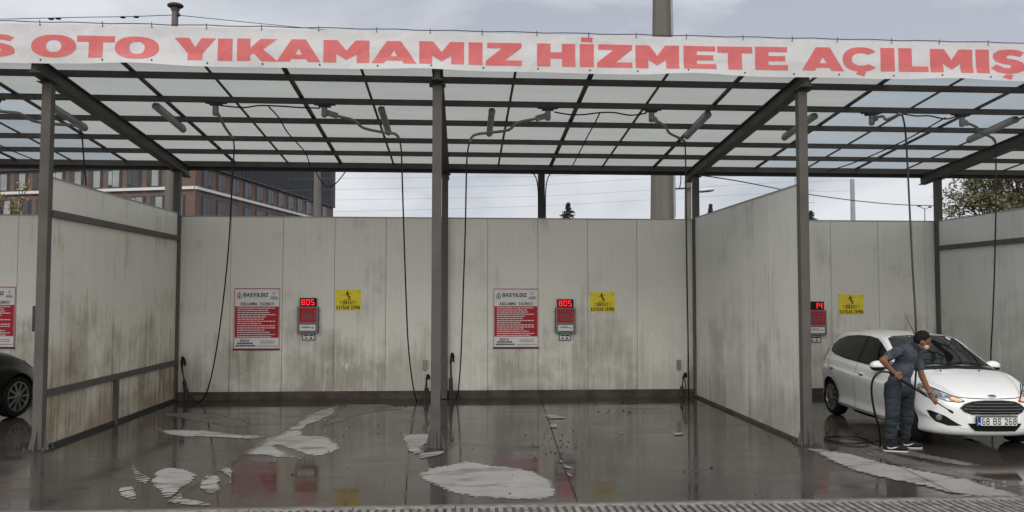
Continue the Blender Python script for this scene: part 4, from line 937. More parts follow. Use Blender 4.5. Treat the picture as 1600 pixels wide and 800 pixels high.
XS = sorted(set([-3.17, -3.165, -3.155, -3.14, .72, .745, .765, .78, .79, .797, .80]+[-3.12+i*.045 for i in range(86) if -3.12+i*.045 < .71]))
def car_body_mesh():
    secs = [section(X) for X in XS]; k = len(secs[0]); V = []; F = []
    for s in secs:
        V += [(x, y, z) for x, y, z in s]+[(x, -y, z) for x, y, z in s[1:-1]][::-1]
    n = 2*k-2
    for i in range(len(secs)-1):
        for j in range(n): F.append((i*n+j, i*n+(j+1) % n, (i+1)*n+(j+1) % n, (i+1)*n+j))
    F.append(tuple(range(n))); F.append(tuple((len(secs)-1)*n+j for j in range(n))[::-1])
    return V, F
def bool_body(paintm):
    V, F = car_body_mesh(); o = MB().add(V, F).build('tmp_body', [paintm, 'cavity'])
    for X in (0, -2.49):
        c = MB().lathe([(.345, 0), (.345, 2.2)], (X, -1.1, .305), (0, 1, 0), 48, 0).build('tmp_cut', 'cavity')
        # only the outer ends: two cutters leave the middle of the shell
        c2 = MB().lathe([(.345, 0), (.345, .6)], (X, .58, .305), (0, 1, 0), 48).build('tmp_cut', 'cavity'); c3 = MB().lathe([(.345, 0), (.345, .6)], (X, -1.18, .305), (0, 1, 0), 48).build('tmp_cut', 'cavity')
        bpy.data.objects.remove(c)
        for q in (c2, c3):
            md = o.modifiers.new('b', 'BOOLEAN'); md.operation = 'DIFFERENCE'; md.object = q; md.solver = 'EXACT'; md.material_mode = 'TRANSFER'
            bpy.context.view_layer.update()
            me = bpy.data.meshes.new_from_object(o.evaluated_get(bpy.context.evaluated_depsgraph_get())); o.modifiers.clear(); o.data = me
            bpy.data.objects.remove(q)
    me = o.data; bpy.data.objects.remove(o); me.name = 'body'
    # keep two material slots: paint and liner
    return me
BASEV, BASEF = car_body_mesh()
BVH = BVHTree.FromPolygons([Vector(v) for v in BASEV], BASEF)
def proj_side(sgn):   # (a=X, b=z) -> surface from the side
    def f(a, b, off):
        h = BVH.ray_cast(Vector((a, sgn*2, b)), Vector((0, -sgn, 0)))
        if h[0] is None: return Vector((a, sgn*.8, b))
        n = h[1] if h[1].y*sgn > 0 else -h[1]; return h[0]+n*off
    return f
def proj_front(a, b, off):   # (a=y, b=z) -> surface from the front
    h = BVH.ray_cast(Vector((3, a, b)), Vector((-1, 0, 0)))
    if h[0] is None: return Vector((0, a, b))
    n = h[1] if h[1].x > 0 else -h[1]; return h[0]+n*off
def proj_diag(sgn, ang=45):   # a: distance across the diagonal view, b: z
    c, s = math.cos(R(ang)), math.sin(R(ang)); d = Vector((-c, -sgn*s, 0)); u = Vector((-s, sgn*c, 0))
    def f(a, b, off):
        h = BVH.ray_cast(Vector((0, 0, b))+u*a-d*4, d)
        if h[0] is None: return Vector((0, 0, b))+u*a
        n = h[1] if h[1].dot(d) < 0 else -h[1]; return h[0]+n*off
    return f
def decal(polys, fn, off, sp=.05):
    v, f = fill2d(polys, sp); return MB().add([fn(a, b, off) for a, b in v], f)
def strip(path, fn, off, w=.008):
    P = smooth_path([(a, b, 0) for a, b in path], 6); mb = MB(); V = []
    for i, p in enumerate(P):
        d = (P[min(i+1, len(P)-1)]-P[max(i-1, 0)]).normalized(); q = Vector((-d.y, d.x, 0))*w/2
        for s in (-1, 1): a = p+q*s; V.append(fn(a.x, a.y, off))
    return mb.add(V, [(2*i, 2*i+1, 2*i+3, 2*i+2) for i in range(len(P)-1)])
def wheel(parent, X, sgn):
    y = sgn*.835; r = .305
    prof = [(.20, -.20), (.285, -.195), (.300, -.17), (.305, -.10), (.300, -.03), (.285, -.004), (.235, 0.0), (.215, -.01), (.20, -.03)]
    c = Vector((X, y, r)); ax = Vector((0, sgn, 0))
    t = MB().lathe(prof, c, ax, 40).build('wheel', 'tyre', parent, smooth=True)
    mb = MB().lathe([(.216, -.05), (.218, -.006), (.205, -.004), (.200, -.03), (.19, -.10)], c, ax, 40)
    for k in range(10):
        a = 2*PI*k/10; u = Vector((math.cos(a), 0, math.sin(a))); mb.beam(c+ax*-.012+u*.03, c+ax*-.018+u*.207, .030, .016, up=ax)
    mb.lathe([(.055, -.03), (.052, -.002), (.03, .002)], c, ax, 16); mb.build('rim', 'alloy', t, smooth=True)
    MB().lathe([(.195, -.11), (.195, -.09)], c, ax, 24).build('brake_disc', 'steel_dark', t)
    return t
def make_car(name, label, paintm, loc, heading, detail=True, scale=1.):
    r = thing(name, loc, label, 'car', rz=0)
    me = bool_body(paintm)
    body = bpy.data.objects.new('body', me); COL.objects.link(body); body.parent = r
    me.polygons.foreach_set('use_smooth', [True]*len(me.polygons)); me.set_sharp_from_angle(angle=R(38))
    sideg = [(-.40,.965),(-.60,1.045),(-.85,1.185),(-1.05,1.285),(-1.22,1.345),(-1.48,1.372),(-1.48,.99)]
    sider = [(-1.53,.99),(-1.53,1.374),(-1.9,1.37),(-2.3,1.335),(-2.55,1.27),(-2.70,1.18),(-2.66,1.10),(-2.45,1.045),(-2.0,1.01)]
    fr = [(-.30,.945),(-.60,1.065),(-.85,1.205),(-1.05,1.305),(-1.22,1.362),(-1.50,1.388),(-1.9,1.385),(-2.32,1.35),(-2.58,1.285),(-2.745,1.18),(-2.69,1.08),(-2.45,1.03),(-2.0,.99),(-1.5,.972),(-.9,.955)]
    for sg in (1, -1):
        f = proj_side(sg)
        decal([fr], f, .002, .06).build('window_frame', 'blackgloss', body, smooth=True)
        decal([sideg], f, .006, .06).build('door_window', 'tint', body, smooth=True); decal([sider], f, .006, .06).build('door_window', 'tint', body, smooth=True)
        mb = strip([(-.36,.90),(-.40,.6),(-.42,.30)], f, .003); mb2 = strip([(-1.50,.965),(-1.52,.6),(-1.50,.27)], f, .003); mb.add(mb2.v, mb2.f)
        mb2 = strip([(-2.62,1.02),(-2.55,.85),(-2.30,.66),(-2.14,.5),(-2.10,.27)], f, .003); mb.add(mb2.v, mb2.f); mb2 = strip([(-.42,.262),(-1.2,.255),(-2.1,.262)], f, .003); mb.add(mb2.v, mb2.f)
        mb.build('door_gap', 'cavity', body)
        mb = strip([(-2.14,.215),(-1.3,.20),(-.36,.215)], f, .004, .05); mb.build('sill_strip', 'cavity', body)
        for X in (-1.28, -2.36):
            mb = decal([ell(X+.0, .80, .055, .02, p=2.4)], f, .002, .03); mb.build('handle_recess', 'cavity', body)
            p = f(X, .815, .022); mb = MB().ball(p, (.095, .018, .017), 12, 6); mb.build('door_handle', me.materials[0], body, smooth=True)
        # door mirror
        p = Vector((-.68, sg*.70, .95)); mb = MB().beam(p+Vector((0, -sg*.03, -.0)), p+Vector((.0, sg*.09, .02)), .07, .03); st = mb.build('mirror_foot', 'blackgloss', body)
        mb = MB().ball(p+Vector((.01, sg*.155, .045)), (.070, .112, .072), 20, 12); mi = mb.build('door_mirror', me.materials[0], body, smooth=True)
        mb = MB().ball(p+Vector((.008, sg*.153, .012)), (.074, .110, .050), 16, 10); mb.build('mirror_lower', 'blackgloss', mi, smooth=True)
        MB().ball(p+Vector((-.062, sg*.155, .045)), (.008, .092, .056), 16, 8).build('mirror_glass', 'lampgrey', mi, smooth=True)
        # tail lamp wrapping the rear corner
        decal([[(-2.80,.90),(-2.77,1.02),(-2.80,1.13),(-2.90,1.22),(-3.0,1.05),(-3.02,.92)]], f, .004, .04).build('tail_lamp', 'redlens', body, smooth=True)
        wheel(body, 0, sg); wheel(body, -2.49, sg)
    # windscreen
    ws = [(-.60,1.005),(-.45,1.022),(-.2,1.036),(.2,1.036),(.45,1.022),(.60,1.005),(.655,.985),(.60,1.13),(.545,1.28),(.505,1.375),(.40,1.405),(.2,1.42),(-.2,1.42),(-.40,1.405),(-.505,1.375),(-.545,1.28),(-.60,1.13),(-.655,.985)]
    decal([ws], proj_front, .004, .05).build('windscreen', 'screen', body, smooth=True)
    decal([[(-.66,.962),(-.4,.985),(0,1.0),(.4,.985),(.66,.962),(.655,.985),(.45,1.022),(0,1.037),(-.45,1.022),(-.655,.985)]], proj_front, .003, .04).build('cowl', 'blackgloss', body, smooth=True)
    for a0, a1 in (((.52, 1.02), (-.02, 1.06)), ((-.05, 1.02), (-.52, 1.055))):
        P = [proj_front(a0[0]+(a1[0]-a0[0])*i/8, a0[1]+(a1[1]-a0[1])*i/8+.012*math.sin(i*PI/8), .022) for i in range(9)]
        MB().tube(P, .008, 6).build('wiper', 'black', body)
    # rear window, seen from behind
    def pr(a, b, off):
        h = BVH.ray_cast(Vector((-6, a, b)), Vector((1, 0, 0))); 
        return (h[0]+Vector((-off, 0, 0))) if h[0] else Vector((-3, a, b))
    decal([[(-.56,1.06),(.56,1.06),(.50,1.33),(-.50,1.33)]], pr, .006, .06).build('rear_window', 'tint', body, smooth=True)
    # nose: grille, lower intake, fog lamp surrounds, headlamps, badge, number plate
    gr_ = [(-.42,.565),(-.38,.52),(-.30,.49),(.30,.49),(.38,.52),(.42,.565),(.36,.615),(.27,.648),(.12,.662),(-.12,.662),(-.27,.648),(-.36,.615)]
    g_ = decal([gr_], proj_front, .010, .02).build('grille', 'blackgloss', body, smooth=True)
    for z in (.515, .552, .59, .628):
        hw = min(.39, .40-abs(z-.565)*1.6-(.05 if z > .6 else 0)); P = [proj_front(-hw+2*hw*i/16, z, .013) for i in range(17)]
        MB().tube(P, .0045, 6).build('grille_bar', 'darkchrome', g_, smooth=True)
    P = [proj_front(a, b, .006) for a, b in gr_]; MB().tube(P+[P[0]], .006, 6).build('grille_surround', 'darkchrome', g_, smooth=True)
    low = [(-.33,.34),(-.26,.275),(.26,.275),(.33,.34),(.345,.372),(-.345,.372)]
    decal([low], proj_front, .014, .02).build('lower_intake', 'cavity', body, smooth=True)
    decal([[(-.60,.225),(.60,.225),(.55,.19),(-.55,.19)]], proj_front, .003, .04).build('chin_strip', 'cavity', body, smooth=True) if False else None
    p = proj_front(0, .715, .006); nrm = (proj_front(0, .715, 1.)-proj_front(0, .715, 0)).normalized()
    T_ = nrm.to_track_quat('Z', 'Y').to_matrix()
    MB().ball(p, (.058, .028, .006), 20, 6, T=T_ @ Matrix.Rotation(PI/2, 3, 'Z') if False else T_).build('badge_rim', 'chrome', body, smooth=True)
    MB().ball(p+nrm*.003, (.048, .021, .006), 20, 6, T=T_).build('badge', 'badgeblue', body, smooth=True)
    for sg in (1, -1):
        f = proj_front
        fg = [(sg*a, b) for a, b in ((.405,.335),(.47,.372),(.58,.452),(.70,.505),(.735,.505),(.715,.43),(.665,.365),(.55,.325))]
        s_ = decal([fg], f, .004, .04).build('fog_lamp_surround', 'blackgloss', body, smooth=True)
        p = f(sg*.635, .42, .004); q = (f(sg*.635, .42, 1)-f(sg*.635, .42, 0)).normalized()
        q = (q+Vector((1, 0, 0))).normalized()
        MB().lathe([(.040, -.01), (.042, .005), (.036, .008)], p, q, 20).build('fog_lamp_rim', 'darkchrome', s_, smooth=True); MB().lathe([(.034, 0), (.030, .011), (.01, .012)], p, q, 20).build('fog_lamp', 'darkchrome', s_, smooth=True)
        hl = [(sg*a, b) for a, b in ((.355,.648),(.42,.690),(.50,.728),(.58,.765),(.66,.800),(.72,.815),(.735,.775),(.715,.725),(.64,.675),(.54,.642),(.43,.632))]
        h_ = decal([hl], f, .005, .03).build('headlight', 'lampglass', body, smooth=True)
        inn = [(sg*a, b) for a, b in ((.39,.655),(.42,.676),(.46,.688),(.495,.680),(.49,.658),(.455,.648),(.42,.646))]
        decal([inn], f, .012, .02).build('indicator', 'orange' if sg < 0 else 'orange', h_, smooth=True)
        ring = [[(sg*(.60+.040*math.cos(t)), .718+.032*math.sin(t)) for t in [2*PI*i/20 for i in range(20)]]]
        decal(ring, f, .011, .02).build('projector', 'chrome', h_, smooth=True)
        P = [f(a, b, .004) for a, b in hl]; MB().tube(P+[P[0]], .006, 6).build('headlight_rim', 'blackgloss', h_, smooth=True)
    # bonnet shut line, washer jets
    mb = strip([(-.70,.83),(-.62,.80),(-.5,.735),(-.42,.70),(-.25,.688),(0,.684),(.25,.688),(.42,.70),(.5,.735),(.62,.80),(.70,.83)], proj_front, .003, .008); mb.build('bonnet_gap', 'cavity', body)
    def top(a, b, off):
        h = BVH.ray_cast(Vector((a, b, 3)), Vector((0, 0, -1))); return h[0]+h[1]*off if h[1].z > 0 else h[0]-h[1]*off
    for y in (-.27, .27): MB().ball(top(-.02, y, .006), (.02, .014, .010), 8, 5).build('washer_jet', 'black', body, smooth=True)
    for y in (-1, 1):
        mb = MB(); P = [top(.45-.08*i, y*(.50+.016*i), .001) for i in range(9)]
    # roof antenna
    a0 = top(-1.25, 0, 0); MB().tube([a0, a0+Vector((-.28, 0, .27))], [.006, .003], 6).build('antenna', 'black', body); MB().ball(a0, (.035, .02, .018), 10, 6).build('antenna_foot', 'black', body, smooth=True)
    if detail:
        yc, zc = .0, .405; fx = max(proj_front(a_/10, zc+b_/50, 0).x for a_ in range(-3, 4) for b_ in range(-3, 4))+.026
        pl = MB().box((fx-.010, yc-.26, zc-.058), (fx, yc+.26, zc+.058)).build('number_plate', 'platewhite', body, bevel=.004)
        # the car's right is -y; seen from the front the plate reads from -y to +y
        MB().box((fx-.001, -.258, zc-.054), (fx+.0015, -.215, zc+.054)).build('plate_band', 'plateblue', pl)
        mb = MB(); fit_text(mb, '68 BS 268', -.20, .245, zc-.042, zc+.042, 0, .2, .30, lambda a, b: (fx+.0025, a, b))
        for (a, b, c_, d) in ((-.26, .26, .052, .058), (-.26, .26, -.058, -.052), (-.26, -.255, -.052, .052), (.255, .26, -.052, .052)): mb.add([(fx+.0025, a, zc+c_), (fx+.0025, b, zc+c_), (fx+.0025, b, zc+d), (fx+.0025, a, zc+d)], [(0, 1, 2, 3)])
        mb.build('plate_lettering', 'ink', pl)
        mb = MB(); V, F = text_mesh('TR', .03, .001, 1); mb.add([(fx+.003, -.236+a, zc-.03+b) for a, b in V], F); mb.build('country_letters', 'platewhite', pl)
        # holder
        MB().box((fx-.03, yc-.27, zc-.066), (fx-.0105, yc+.27, zc+.066)).build('plate_holder', 'black', pl, bevel=.004)
    r.rotation_euler = (0, 0, heading); r.scale = (scale,)*3
    return r
# white hatchback: nose towards the camera.  Local +X is forward.
CARA = R(-3.44)
wc = make_car('parked_car', 'white hatchback with tinted windows and glowing indicator, nose towards us, being washed', 'white_paint', (6.987, 10.837, 0), math.atan2(-math.cos(CARA), math.sin(CARA)))
p = at(27, 652, z=0)
dc = make_car('parked_car', 'black car cut off by the left edge, only its front wheel, wing and mirror showing', 'black_paint', (0, 0, 0), R(80), detail=False, scale=1.12)
# right front wheel contact (local (0,-.8)) sits at p
th = R(80); off = Vector((math.cos(th)*0-math.sin(th)*(-.82), math.sin(th)*0+math.cos(th)*(-.82), 0))*1.12
dc.location = (p.x-off.x, p.y-off.y, 0)

# ------------------------------------------------------------------ man with the lance
def remesh(mb, name, mt, parent, voxel=.012, sm=4, T=None):
    o = mb.build(name, mt); md = o.modifiers.new('r', 'REMESH'); md.mode = 'VOXEL'; md.voxel_size = voxel; md.use_smooth_shade = True
    s = o.modifiers.new('s', 'SMOOTH'); s.factor = .5; s.iterations = sm
    bpy.context.view_layer.update()
    me = bpy.data.meshes.new_from_object(o.evaluated_get(bpy.context.evaluated_depsgraph_get())); mtt = M[mt]
    bpy.data.objects.remove(o); me.name = name
    me.materials.clear(); me.materials.append(mtt)
    me.polygons.foreach_set('use_smooth', [True]*len(me.polygons))
    if T: me.transform(T)
    q = bpy.data.objects.new(name, me); COL.objects.link(q); q.parent = parent
    return q
def cap(mb, a, b, ra, rb, n=14, sq=None):
    "tapered limb with round ends"
    a = Vector(a); b = Vector(b); d = (b-a); Ln = d.length; d.normalize(); P = []; rs = []
    for i in range(5): t = PI/2*i/4; P.append(a-d*ra*math.cos(t)); rs.append(max(.002, ra*math.sin(t)))
    for i in range(1, 4): P.append(a.lerp(b, i/4)); rs.append(ra+(rb-ra)*i/4)
    for i in range(5): t = PI/2*i/4; P.append(b+d*rb*math.sin(t)); rs.append(max(.002, rb*math.cos(t)))
    mb.tube(P, rs, n)
Yp = 10.30
J = {k: at(x, y, Y) for k, (x, y, Y) in dict(hip_r=(1395,606,10.22), hip_l=(1414,608,10.40), knee_r=(1394,651,10.17), knee_l=(1417,650,10.38), ank_r=(1391,690,10.22), ank_l=(1415,686,10.42),
    sh_r=(1401,549,10.16), sh_l=(1431,553,10.48), el_r=(1379,563,10.02), ha_r=(1402,588,10.00), el_l=(1440,586,10.42), ha_l=(1450,611,10.20), neck=(1425,547,10.32), head=(1441,533,10.30), waist=(1406,592,10.31), chest=(1414,563,10.31)).items()}
man = thing('person', (J['ank_r'].lerp(J['ank_l'], .5).x, 10.32, 0), 'man in navy polo and grey sweatpants with white face mask, spraying the white car', 'person')
MI = IT(man)
# facing direction (head): to the right, a little to the camera, looking down
hd = Vector((.86, -.42, -.42)).normalized(); hs = hd.cross(Vector((0, 0, 1))).normalized(); hu = hs.cross(hd); HT = Matrix((hd, -hs, hu)).transposed()   # x fwd, y his left, z up
hc = J['head']
def hp(x, y, z): return hc+HT @ Vector((x, y, z))
b = MB()
b.ball(hp(0, 0, .02), (.094, .075, .108), 20, 14, T=HT); b.ball(hp(.035, 0, -.055), (.062, .056, .065), 16, 10, T=HT); b.ball(hp(.10, 0, -.02), (.018, .013, .028), 10, 8, T=HT)
b.ball(hp(.085, .03, .012), (.014, .018, .010), 8, 6, T=HT); b.ball(hp(.085, -.03, .012), (.014, .018, .010), 8, 6, T=HT)
for s in (1, -1): b.ball(hp(-.01, s*.08, -.01), (.020, .010, .034), 10, 8, T=HT)
cap(b, J['neck']+Vector((-.02, 0, -.05)), hp(-.02, 0, -.06), .060, .056)
cap(b, J['chest']+Vector((0, 0, .02)), J['waist'], .10, .095); cap(b, J['waist'], J['hip_r'].lerp(J['hip_l'], .5), .095, .08)
for s in 'rl':
    cap(b, J['sh_'+s], J['el_'+s], .050, .039); cap(b, J['el_'+s], J['ha_'+s].lerp(J['el_'+s], .14), .042, .027)
    cap(b, J['hip_'+s], J['knee_'+s], .070, .050); cap(b, J['knee_'+s], J['ank_'+s], .052, .038); cap(b, J['neck'], J['sh_'+s], .045, .042)
# lance axis: from the grip at the right hand to the nozzle
L0 = J['ha_r']+Vector((.0, -.01, -.015)); LN = at(1489, 645, 9.86); LD = (LN-L0).normalized()
L1 = J['ha_l']; tt = (L1-L0).dot(LD); lp = L0+LD*tt
J['ha_l'] = lp
def hand(mb, wrist, centre, axis, palm_up, r=.016, sgn=1):
    "palm beside the rod, four fingers wrapped round it, thumb closing from the other side"
    ax = axis.normalized(); side = (wrist-centre); side = (side-ax*side.dot(ax)).normalized(); q = ax.cross(side)
    cap(mb, wrist, centre+side*.045, .024, .030)
    mb.ball(centre+side*.036, (.043, .026, .030), 12, 8, T=Matrix((ax, q, side)).transposed())
    for i, (o_, ln) in enumerate(((.036, 1.0), (.013, 1.08), (-.010, 1.0), (-.031, .85))):
        P = []
        for k in range(6):
            a = R(20+38*k*ln); rr = r+.011; P.append(centre+ax*o_+side*math.cos(a)*rr*1.15+q*sgn*math.sin(a)*rr*1.15)
        P.insert(0, centre+ax*o_+side*.038+q*sgn*.010); mb.tube(P, [.0105, .0105, .010, .0098, .0092, .0088, .0075], 8)
    P = [centre+ax*.030+side*.035-q*sgn*.014, centre+ax*.045+side*.012-q*sgn*.030, centre+ax*.052-side*.012-q*sgn*.022, centre+ax*.052-side*.026-q*sgn*.004]
    mb.tube(smooth_path(P, 3), .0115, 8)
hand(b, J['ha_r'].lerp(J['el_r'], .14), J['ha_r'], LD, True); 
cap(b, J['el_l'], lp+(J['el_l']-lp).normalized()*.09, .040, .027)
hand(b, lp+(J['el_l']-lp).normalized()*.075, lp, LD, True)
body = remesh(b, 'body', 'skin', man, .0065, 2, MI)
# hair, mask, eyes
h = MB()
V = []
h.ball(hp(-.016, 0, .028), (.098, .082, .110), 30, 22, T=HT)
ho = h.build('hair_tmp', 'hair'); bm = bmesh.new(); bm.from_mesh(ho.data)
dead = []
for v in bm.verts:
    l = HT.transposed() @ (v.co-hc)
    lim = -.075 if l.x < -.045 else (-.075+(l.x+.045)*1.3 if l.x < .02 else .010+(l.x-.02)*1.25)
    if l.z < lim: dead.append(v)
    v.co += (v.co-hc).normalized()*.004*noise.noise(v.co*60)
bmesh.ops.delete(bm, geom=dead, context='VERTS'); bm.to_mesh(ho.data); bm.free(); ho.data.transform(MI); ho.name = 'hair'; ho.parent = man
ho.data.polygons.foreach_set('use_smooth', [True]*len(ho.data.polygons)); s_ = ho.modifiers.new('s', 'SOLIDIFY'); s_.thickness = .010; s_.offset = 0
mk = MB(); mk.ball(hp(.054, 0, -.052), (.052, .055, .046), 18, 12, T=HT); mo = mk.build('face_mask', 'mask', man, smooth=True, T=MI)
es = MB()
for s in (1, -1): es.tube([hp(.05, s*.060, -.03), hp(.02, s*.080, -.012), hp(-.012, s*.088, .012)], .003, 5)
es.build('mask_strap', 'mask', mo, T=MI)
for s in (1, -1):
    MB().ball(hp(.088, s*.031, .018), (.010, .014, .007), 8, 6, T=HT).build('eye', 'ink', body, T=MI); MB().ball(hp(.092, s*.031, .038), (.007, .020, .004), 8, 5, T=HT).build('eyebrow', 'hair', body, T=MI)
# polo shirt
b = MB()
ch_, wa_ = J['chest'], J['waist']; mid = J['sh_r'].lerp(J['sh_l'], .5)
side = (J['sh_l']-J['sh_r']).normalized(); up_ = (mid-wa_).normalized(); fr_ = side.cross(up_); TT = Matrix((side, fr_, up_)).transposed()
b.ball(ch_+up_*.06, (.205, .125, .17), 20, 12, T=TT); b.ball(ch_.lerp(wa_, .5), (.185, .130, .20), 20, 12, T=TT); b.ball(wa_+up_*-.02, (.178, .132, .15), 20, 12, T=TT); b.ball(wa_-up_*.09, (.172, .130, .10), 20, 12, T=TT)
for s in 'rl':
    cap(b, J['sh_'+s]+Vector((0, 0, -.005)), J['sh_'+s].lerp(J['el_'+s], .62), .068, .064); cap(b, J['neck']-Vector((0.01, 0, .02)), J['sh_'+s], .062, .062)
for v_i in range(len(b.v)):
    v = Vector(b.v[v_i]); b.v[v_i] = tuple(v+Vector((.016*noise.noise(v*9)+.008*noise.noise(v*24), .016*noise.noise(v*10+Vector((9, 0, 0)))+.008*noise.noise(v*22), 0)))
po = remesh(b, 'polo_shirt', 'polo', man, .010, 4, MI)
b = MB(); nd = (hp(-.02, 0, -.06)-J['neck']).normalized(); b.lathe([(.078, -.012), (.070, .040), (.062, .040), (.066, -.012)], J['neck']+nd*.045, nd, 20); b.build('collar', mat('collar_cloth', (.02, .026, .045), .9), po, smooth=True, T=MI)
# sweatpants
b = MB(); hm = J['hip_r'].lerp(J['hip_l'], .5); b.ball(hm+Vector((0, 0, .02)), (.170, .142, .155), 20, 12, T=TT)
for s in 'rl':
    hp_, kn, an = J['hip_'+s], J['knee_'+s], J['ank_'+s]
    cap(b, hp_, kn+Vector((0, 0, .02)), .112, .088); cap(b, kn+Vector((0, 0, .02)), an+Vector((0, 0, .05)), .088, .066); b.ball(an+Vector((0, 0, .06)), (.070, .070, .05)); b.ball(an+Vector((0, 0, .11)), (.076, .076, .045)); cap(b, an+Vector((0, 0, .02)), an+Vector((0, 0, .03)), .054, .058)
for v_i in range(len(b.v)):
    v = Vector(b.v[v_i]); b.v[v_i] = tuple(v+Vector((.018*noise.noise(Vector((v.x*7, v.y*7, v.z*14)))+.007*noise.noise(v*26), .018*noise.noise(Vector((v.x*7+5, v.y*7, v.z*12)))+.007*noise.noise(v*24), 0)))
remesh(b, 'sweatpants', 'trousers', man, .010, 3, MI)
# shoes
for s, dr in (('r', Vector((.93, -.36, 0)).normalized()), ('l', Vector((.97, -.22, 0)).normalized())):
    an = J['ank_'+s]; g0 = Vector((an.x, an.y, 0)); b = MB(); lt = Vector((-dr.y, dr.x, 0)); ST_ = Matrix((dr, lt, Vector((0, 0, 1)))).transposed()
    b.ball(g0+dr*-.02+Vector((0, 0, .055)), (.075, .045, .060), 14, 8, T=ST_); b.ball(g0+dr*.08+Vector((0, 0, .048)), (.11, .048, .045), 14, 8, T=ST_); b.ball(g0+dr*.155+Vector((0, 0, .040)), (.065, .046, .032), 14, 8, T=ST_)
    cap(b, g0+dr*-.01+Vector((0, 0, .05)), an+Vector((0, 0, .02)), .05, .048)
    so_ = remesh(b, 'shoe', 'shoe', man, .008, 2, MI)
    P = [(-.092, -.03), (-.08, -.043), (0, -.046), (.10, -.052), (.18, -.046), (.222, -.02), (.222, .02), (.18, .046), (.10, .052), (0, .046), (-.08, .043), (-.092, .03)]
    b = MB(); V = [g0+dr*x+lt*y+Vector((0, 0, z)) for z in (.003, .015) for x, y in [(a*.93, b_*.9) for a, b_ in P]]; n = len(P)
    b.add(V, [tuple(range(n))[::-1], tuple(range(n, 2*n))]+[(i, (i+1) % n, n+(i+1) % n, n+i) for i in range(n)]); b.build('sole', 'shoewhite', so_, T=MI)
    for sd_ in (-1, 1):
        b = MB(); Q = [(-.045, .060), (-.035, .040), (.0, .036), (.04, .046), (.095, .072), (.035, .058), (.0, .052), (-.02, .054)]
        v, f = fill2d([Q], .02)
        def sh(x, z):
            p0 = g0+dr*x+lt*sd_*.2+Vector((0, 0, z)); return p0
        bv = BVHTree.FromPolygons([so_.matrix_world @ x.co+Vector(man.location) for x in so_.data.vertices], [tuple(p.vertices) for p in so_.data.polygons])
        W = []
        for x, z in v:
            h_ = bv.ray_cast(sh(x, z), -lt*sd_); W.append((h_[0] if h_[0] else g0+dr*x+lt*sd_*.05+Vector((0, 0, z)))+lt*sd_*.003)
        b.add(W, f); b.build('side_mark', 'shoewhite', so_, T=MI)
# wristwatch
wd = (J['el_l']-lp).normalized(); MB().lathe([(.029, -.012), (.031, 0), (.029, .012)], lp+wd*.105, wd, 16).build('watch', 'black', man, T=MI)
# lance held by the man
lr = thing('spray_lance', L0, 'long black spray lance held in both hands by the man at the white car', 'spray lance'); LI = IT(lr)
MB().tube([L0-LD*.12, L0+LD*.02, L0+LD*.10, L0+LD*.42], [.018, .022, .018, .014], 10).build('grip_tube', 'black', lr, T=LI, smooth=True)
MB().tube([L0+LD*.40, LN], .0075, 8).build('lance_tube', 'steel_dark', lr, T=LI, smooth=True)
MB().tube([LN-LD*.07, LN-LD*.04, LN], [.010, .016, .015], 10).build('nozzle', 'black', lr, T=LI, smooth=True)
MB().beam(L0+Vector((0, 0, -.01)), L0+LD*.05+Vector((0, 0, -.10)), .02, .035).build('trigger', 'black', lr, T=LI)
# hose: boom - behind the man - coil on the floor - lance
s0 = L0-LD*.12
hp_pts = [t6, at(1414,200,11.5), at(1417,240,11.4), at(1421,320,11.2), at(1426,420,10.95), at(1431,510,10.72), at(1430,600,10.62), at(1418,660,10.6)]
fl = [(1385,686),(1350,695),(1315,694),(1288,687),(1310,683),(1345,686),(1368,694)]
hp_pts += [Vector((q.x, q.y, .016+.012*(i % 2))) for i, q in enumerate(at(x, y, z=0) for x, y in fl)]
up_pts = [at(1375,690,10.45), at(1374,672,10.35), at(1368,650,10.2), at(1363,625,10.1), at(1362,602,10.05), at(1367,588,10.0), at(1376,581,9.98)]
up_pts[0].z = .03
o = MB().tube(smooth_path(hp_pts+up_pts+[s0], 8), .0135, 8).build('pressure_hose', 'hoseb', smooth=True)
tag(o, 'black hose coiled on the floor behind the man and joined to his lance', 'hose', 'black pressure hoses')

# ------------------------------------------------------------------ background: brick building
A0 = at(305, 296, 90.); DB = 90.
c0 = Vector((A0.x, 90, 0)); q = at(0, 308, 97.); cL = Vector((q.x, 97, 0)); cL = c0+(cL-c0)*1.5; q = at(521, 300, 134.); cR = Vector((q.x, 134, 0))
bb = thing('brick_building', c0, 'far brick office building with dark top storey and white band, above the wall at left', 'building'); bI = IT(bb)
zt, zc_, zw = 22.5, 16.5, 13.8
back = (cL-c0)+(cR-c0)+c0
mb = MB(); base = [cL, c0, cR, cR+(cL-c0)]
n = 4; V = [(p.x, p.y, 0) for p in base]+[(p.x, p.y, zc_) for p in base]; mb.add(V, [(i, (i+1) % n, n+(i+1) % n, n+i) for i in range(n)]+[(3, 2, 1, 0)]); mb.build('wall', 'brick', bb, T=bI)
cen = sum(base, Vector())/4
mb = MB(); e = [p+(p-cen).normalized()*.35 for p in base]; V = [(p.x, p.y, zc_) for p in e]+[(p.x, p.y, zt) for p in e]; mb.add(V, [(i, (i+1) % n, n+(i+1) % n, n+i) for i in range(n)]+[(3, 2, 1, 0), (4, 5, 6, 7)]); mb.build('top_storey', 'cladding', bb, T=bI)
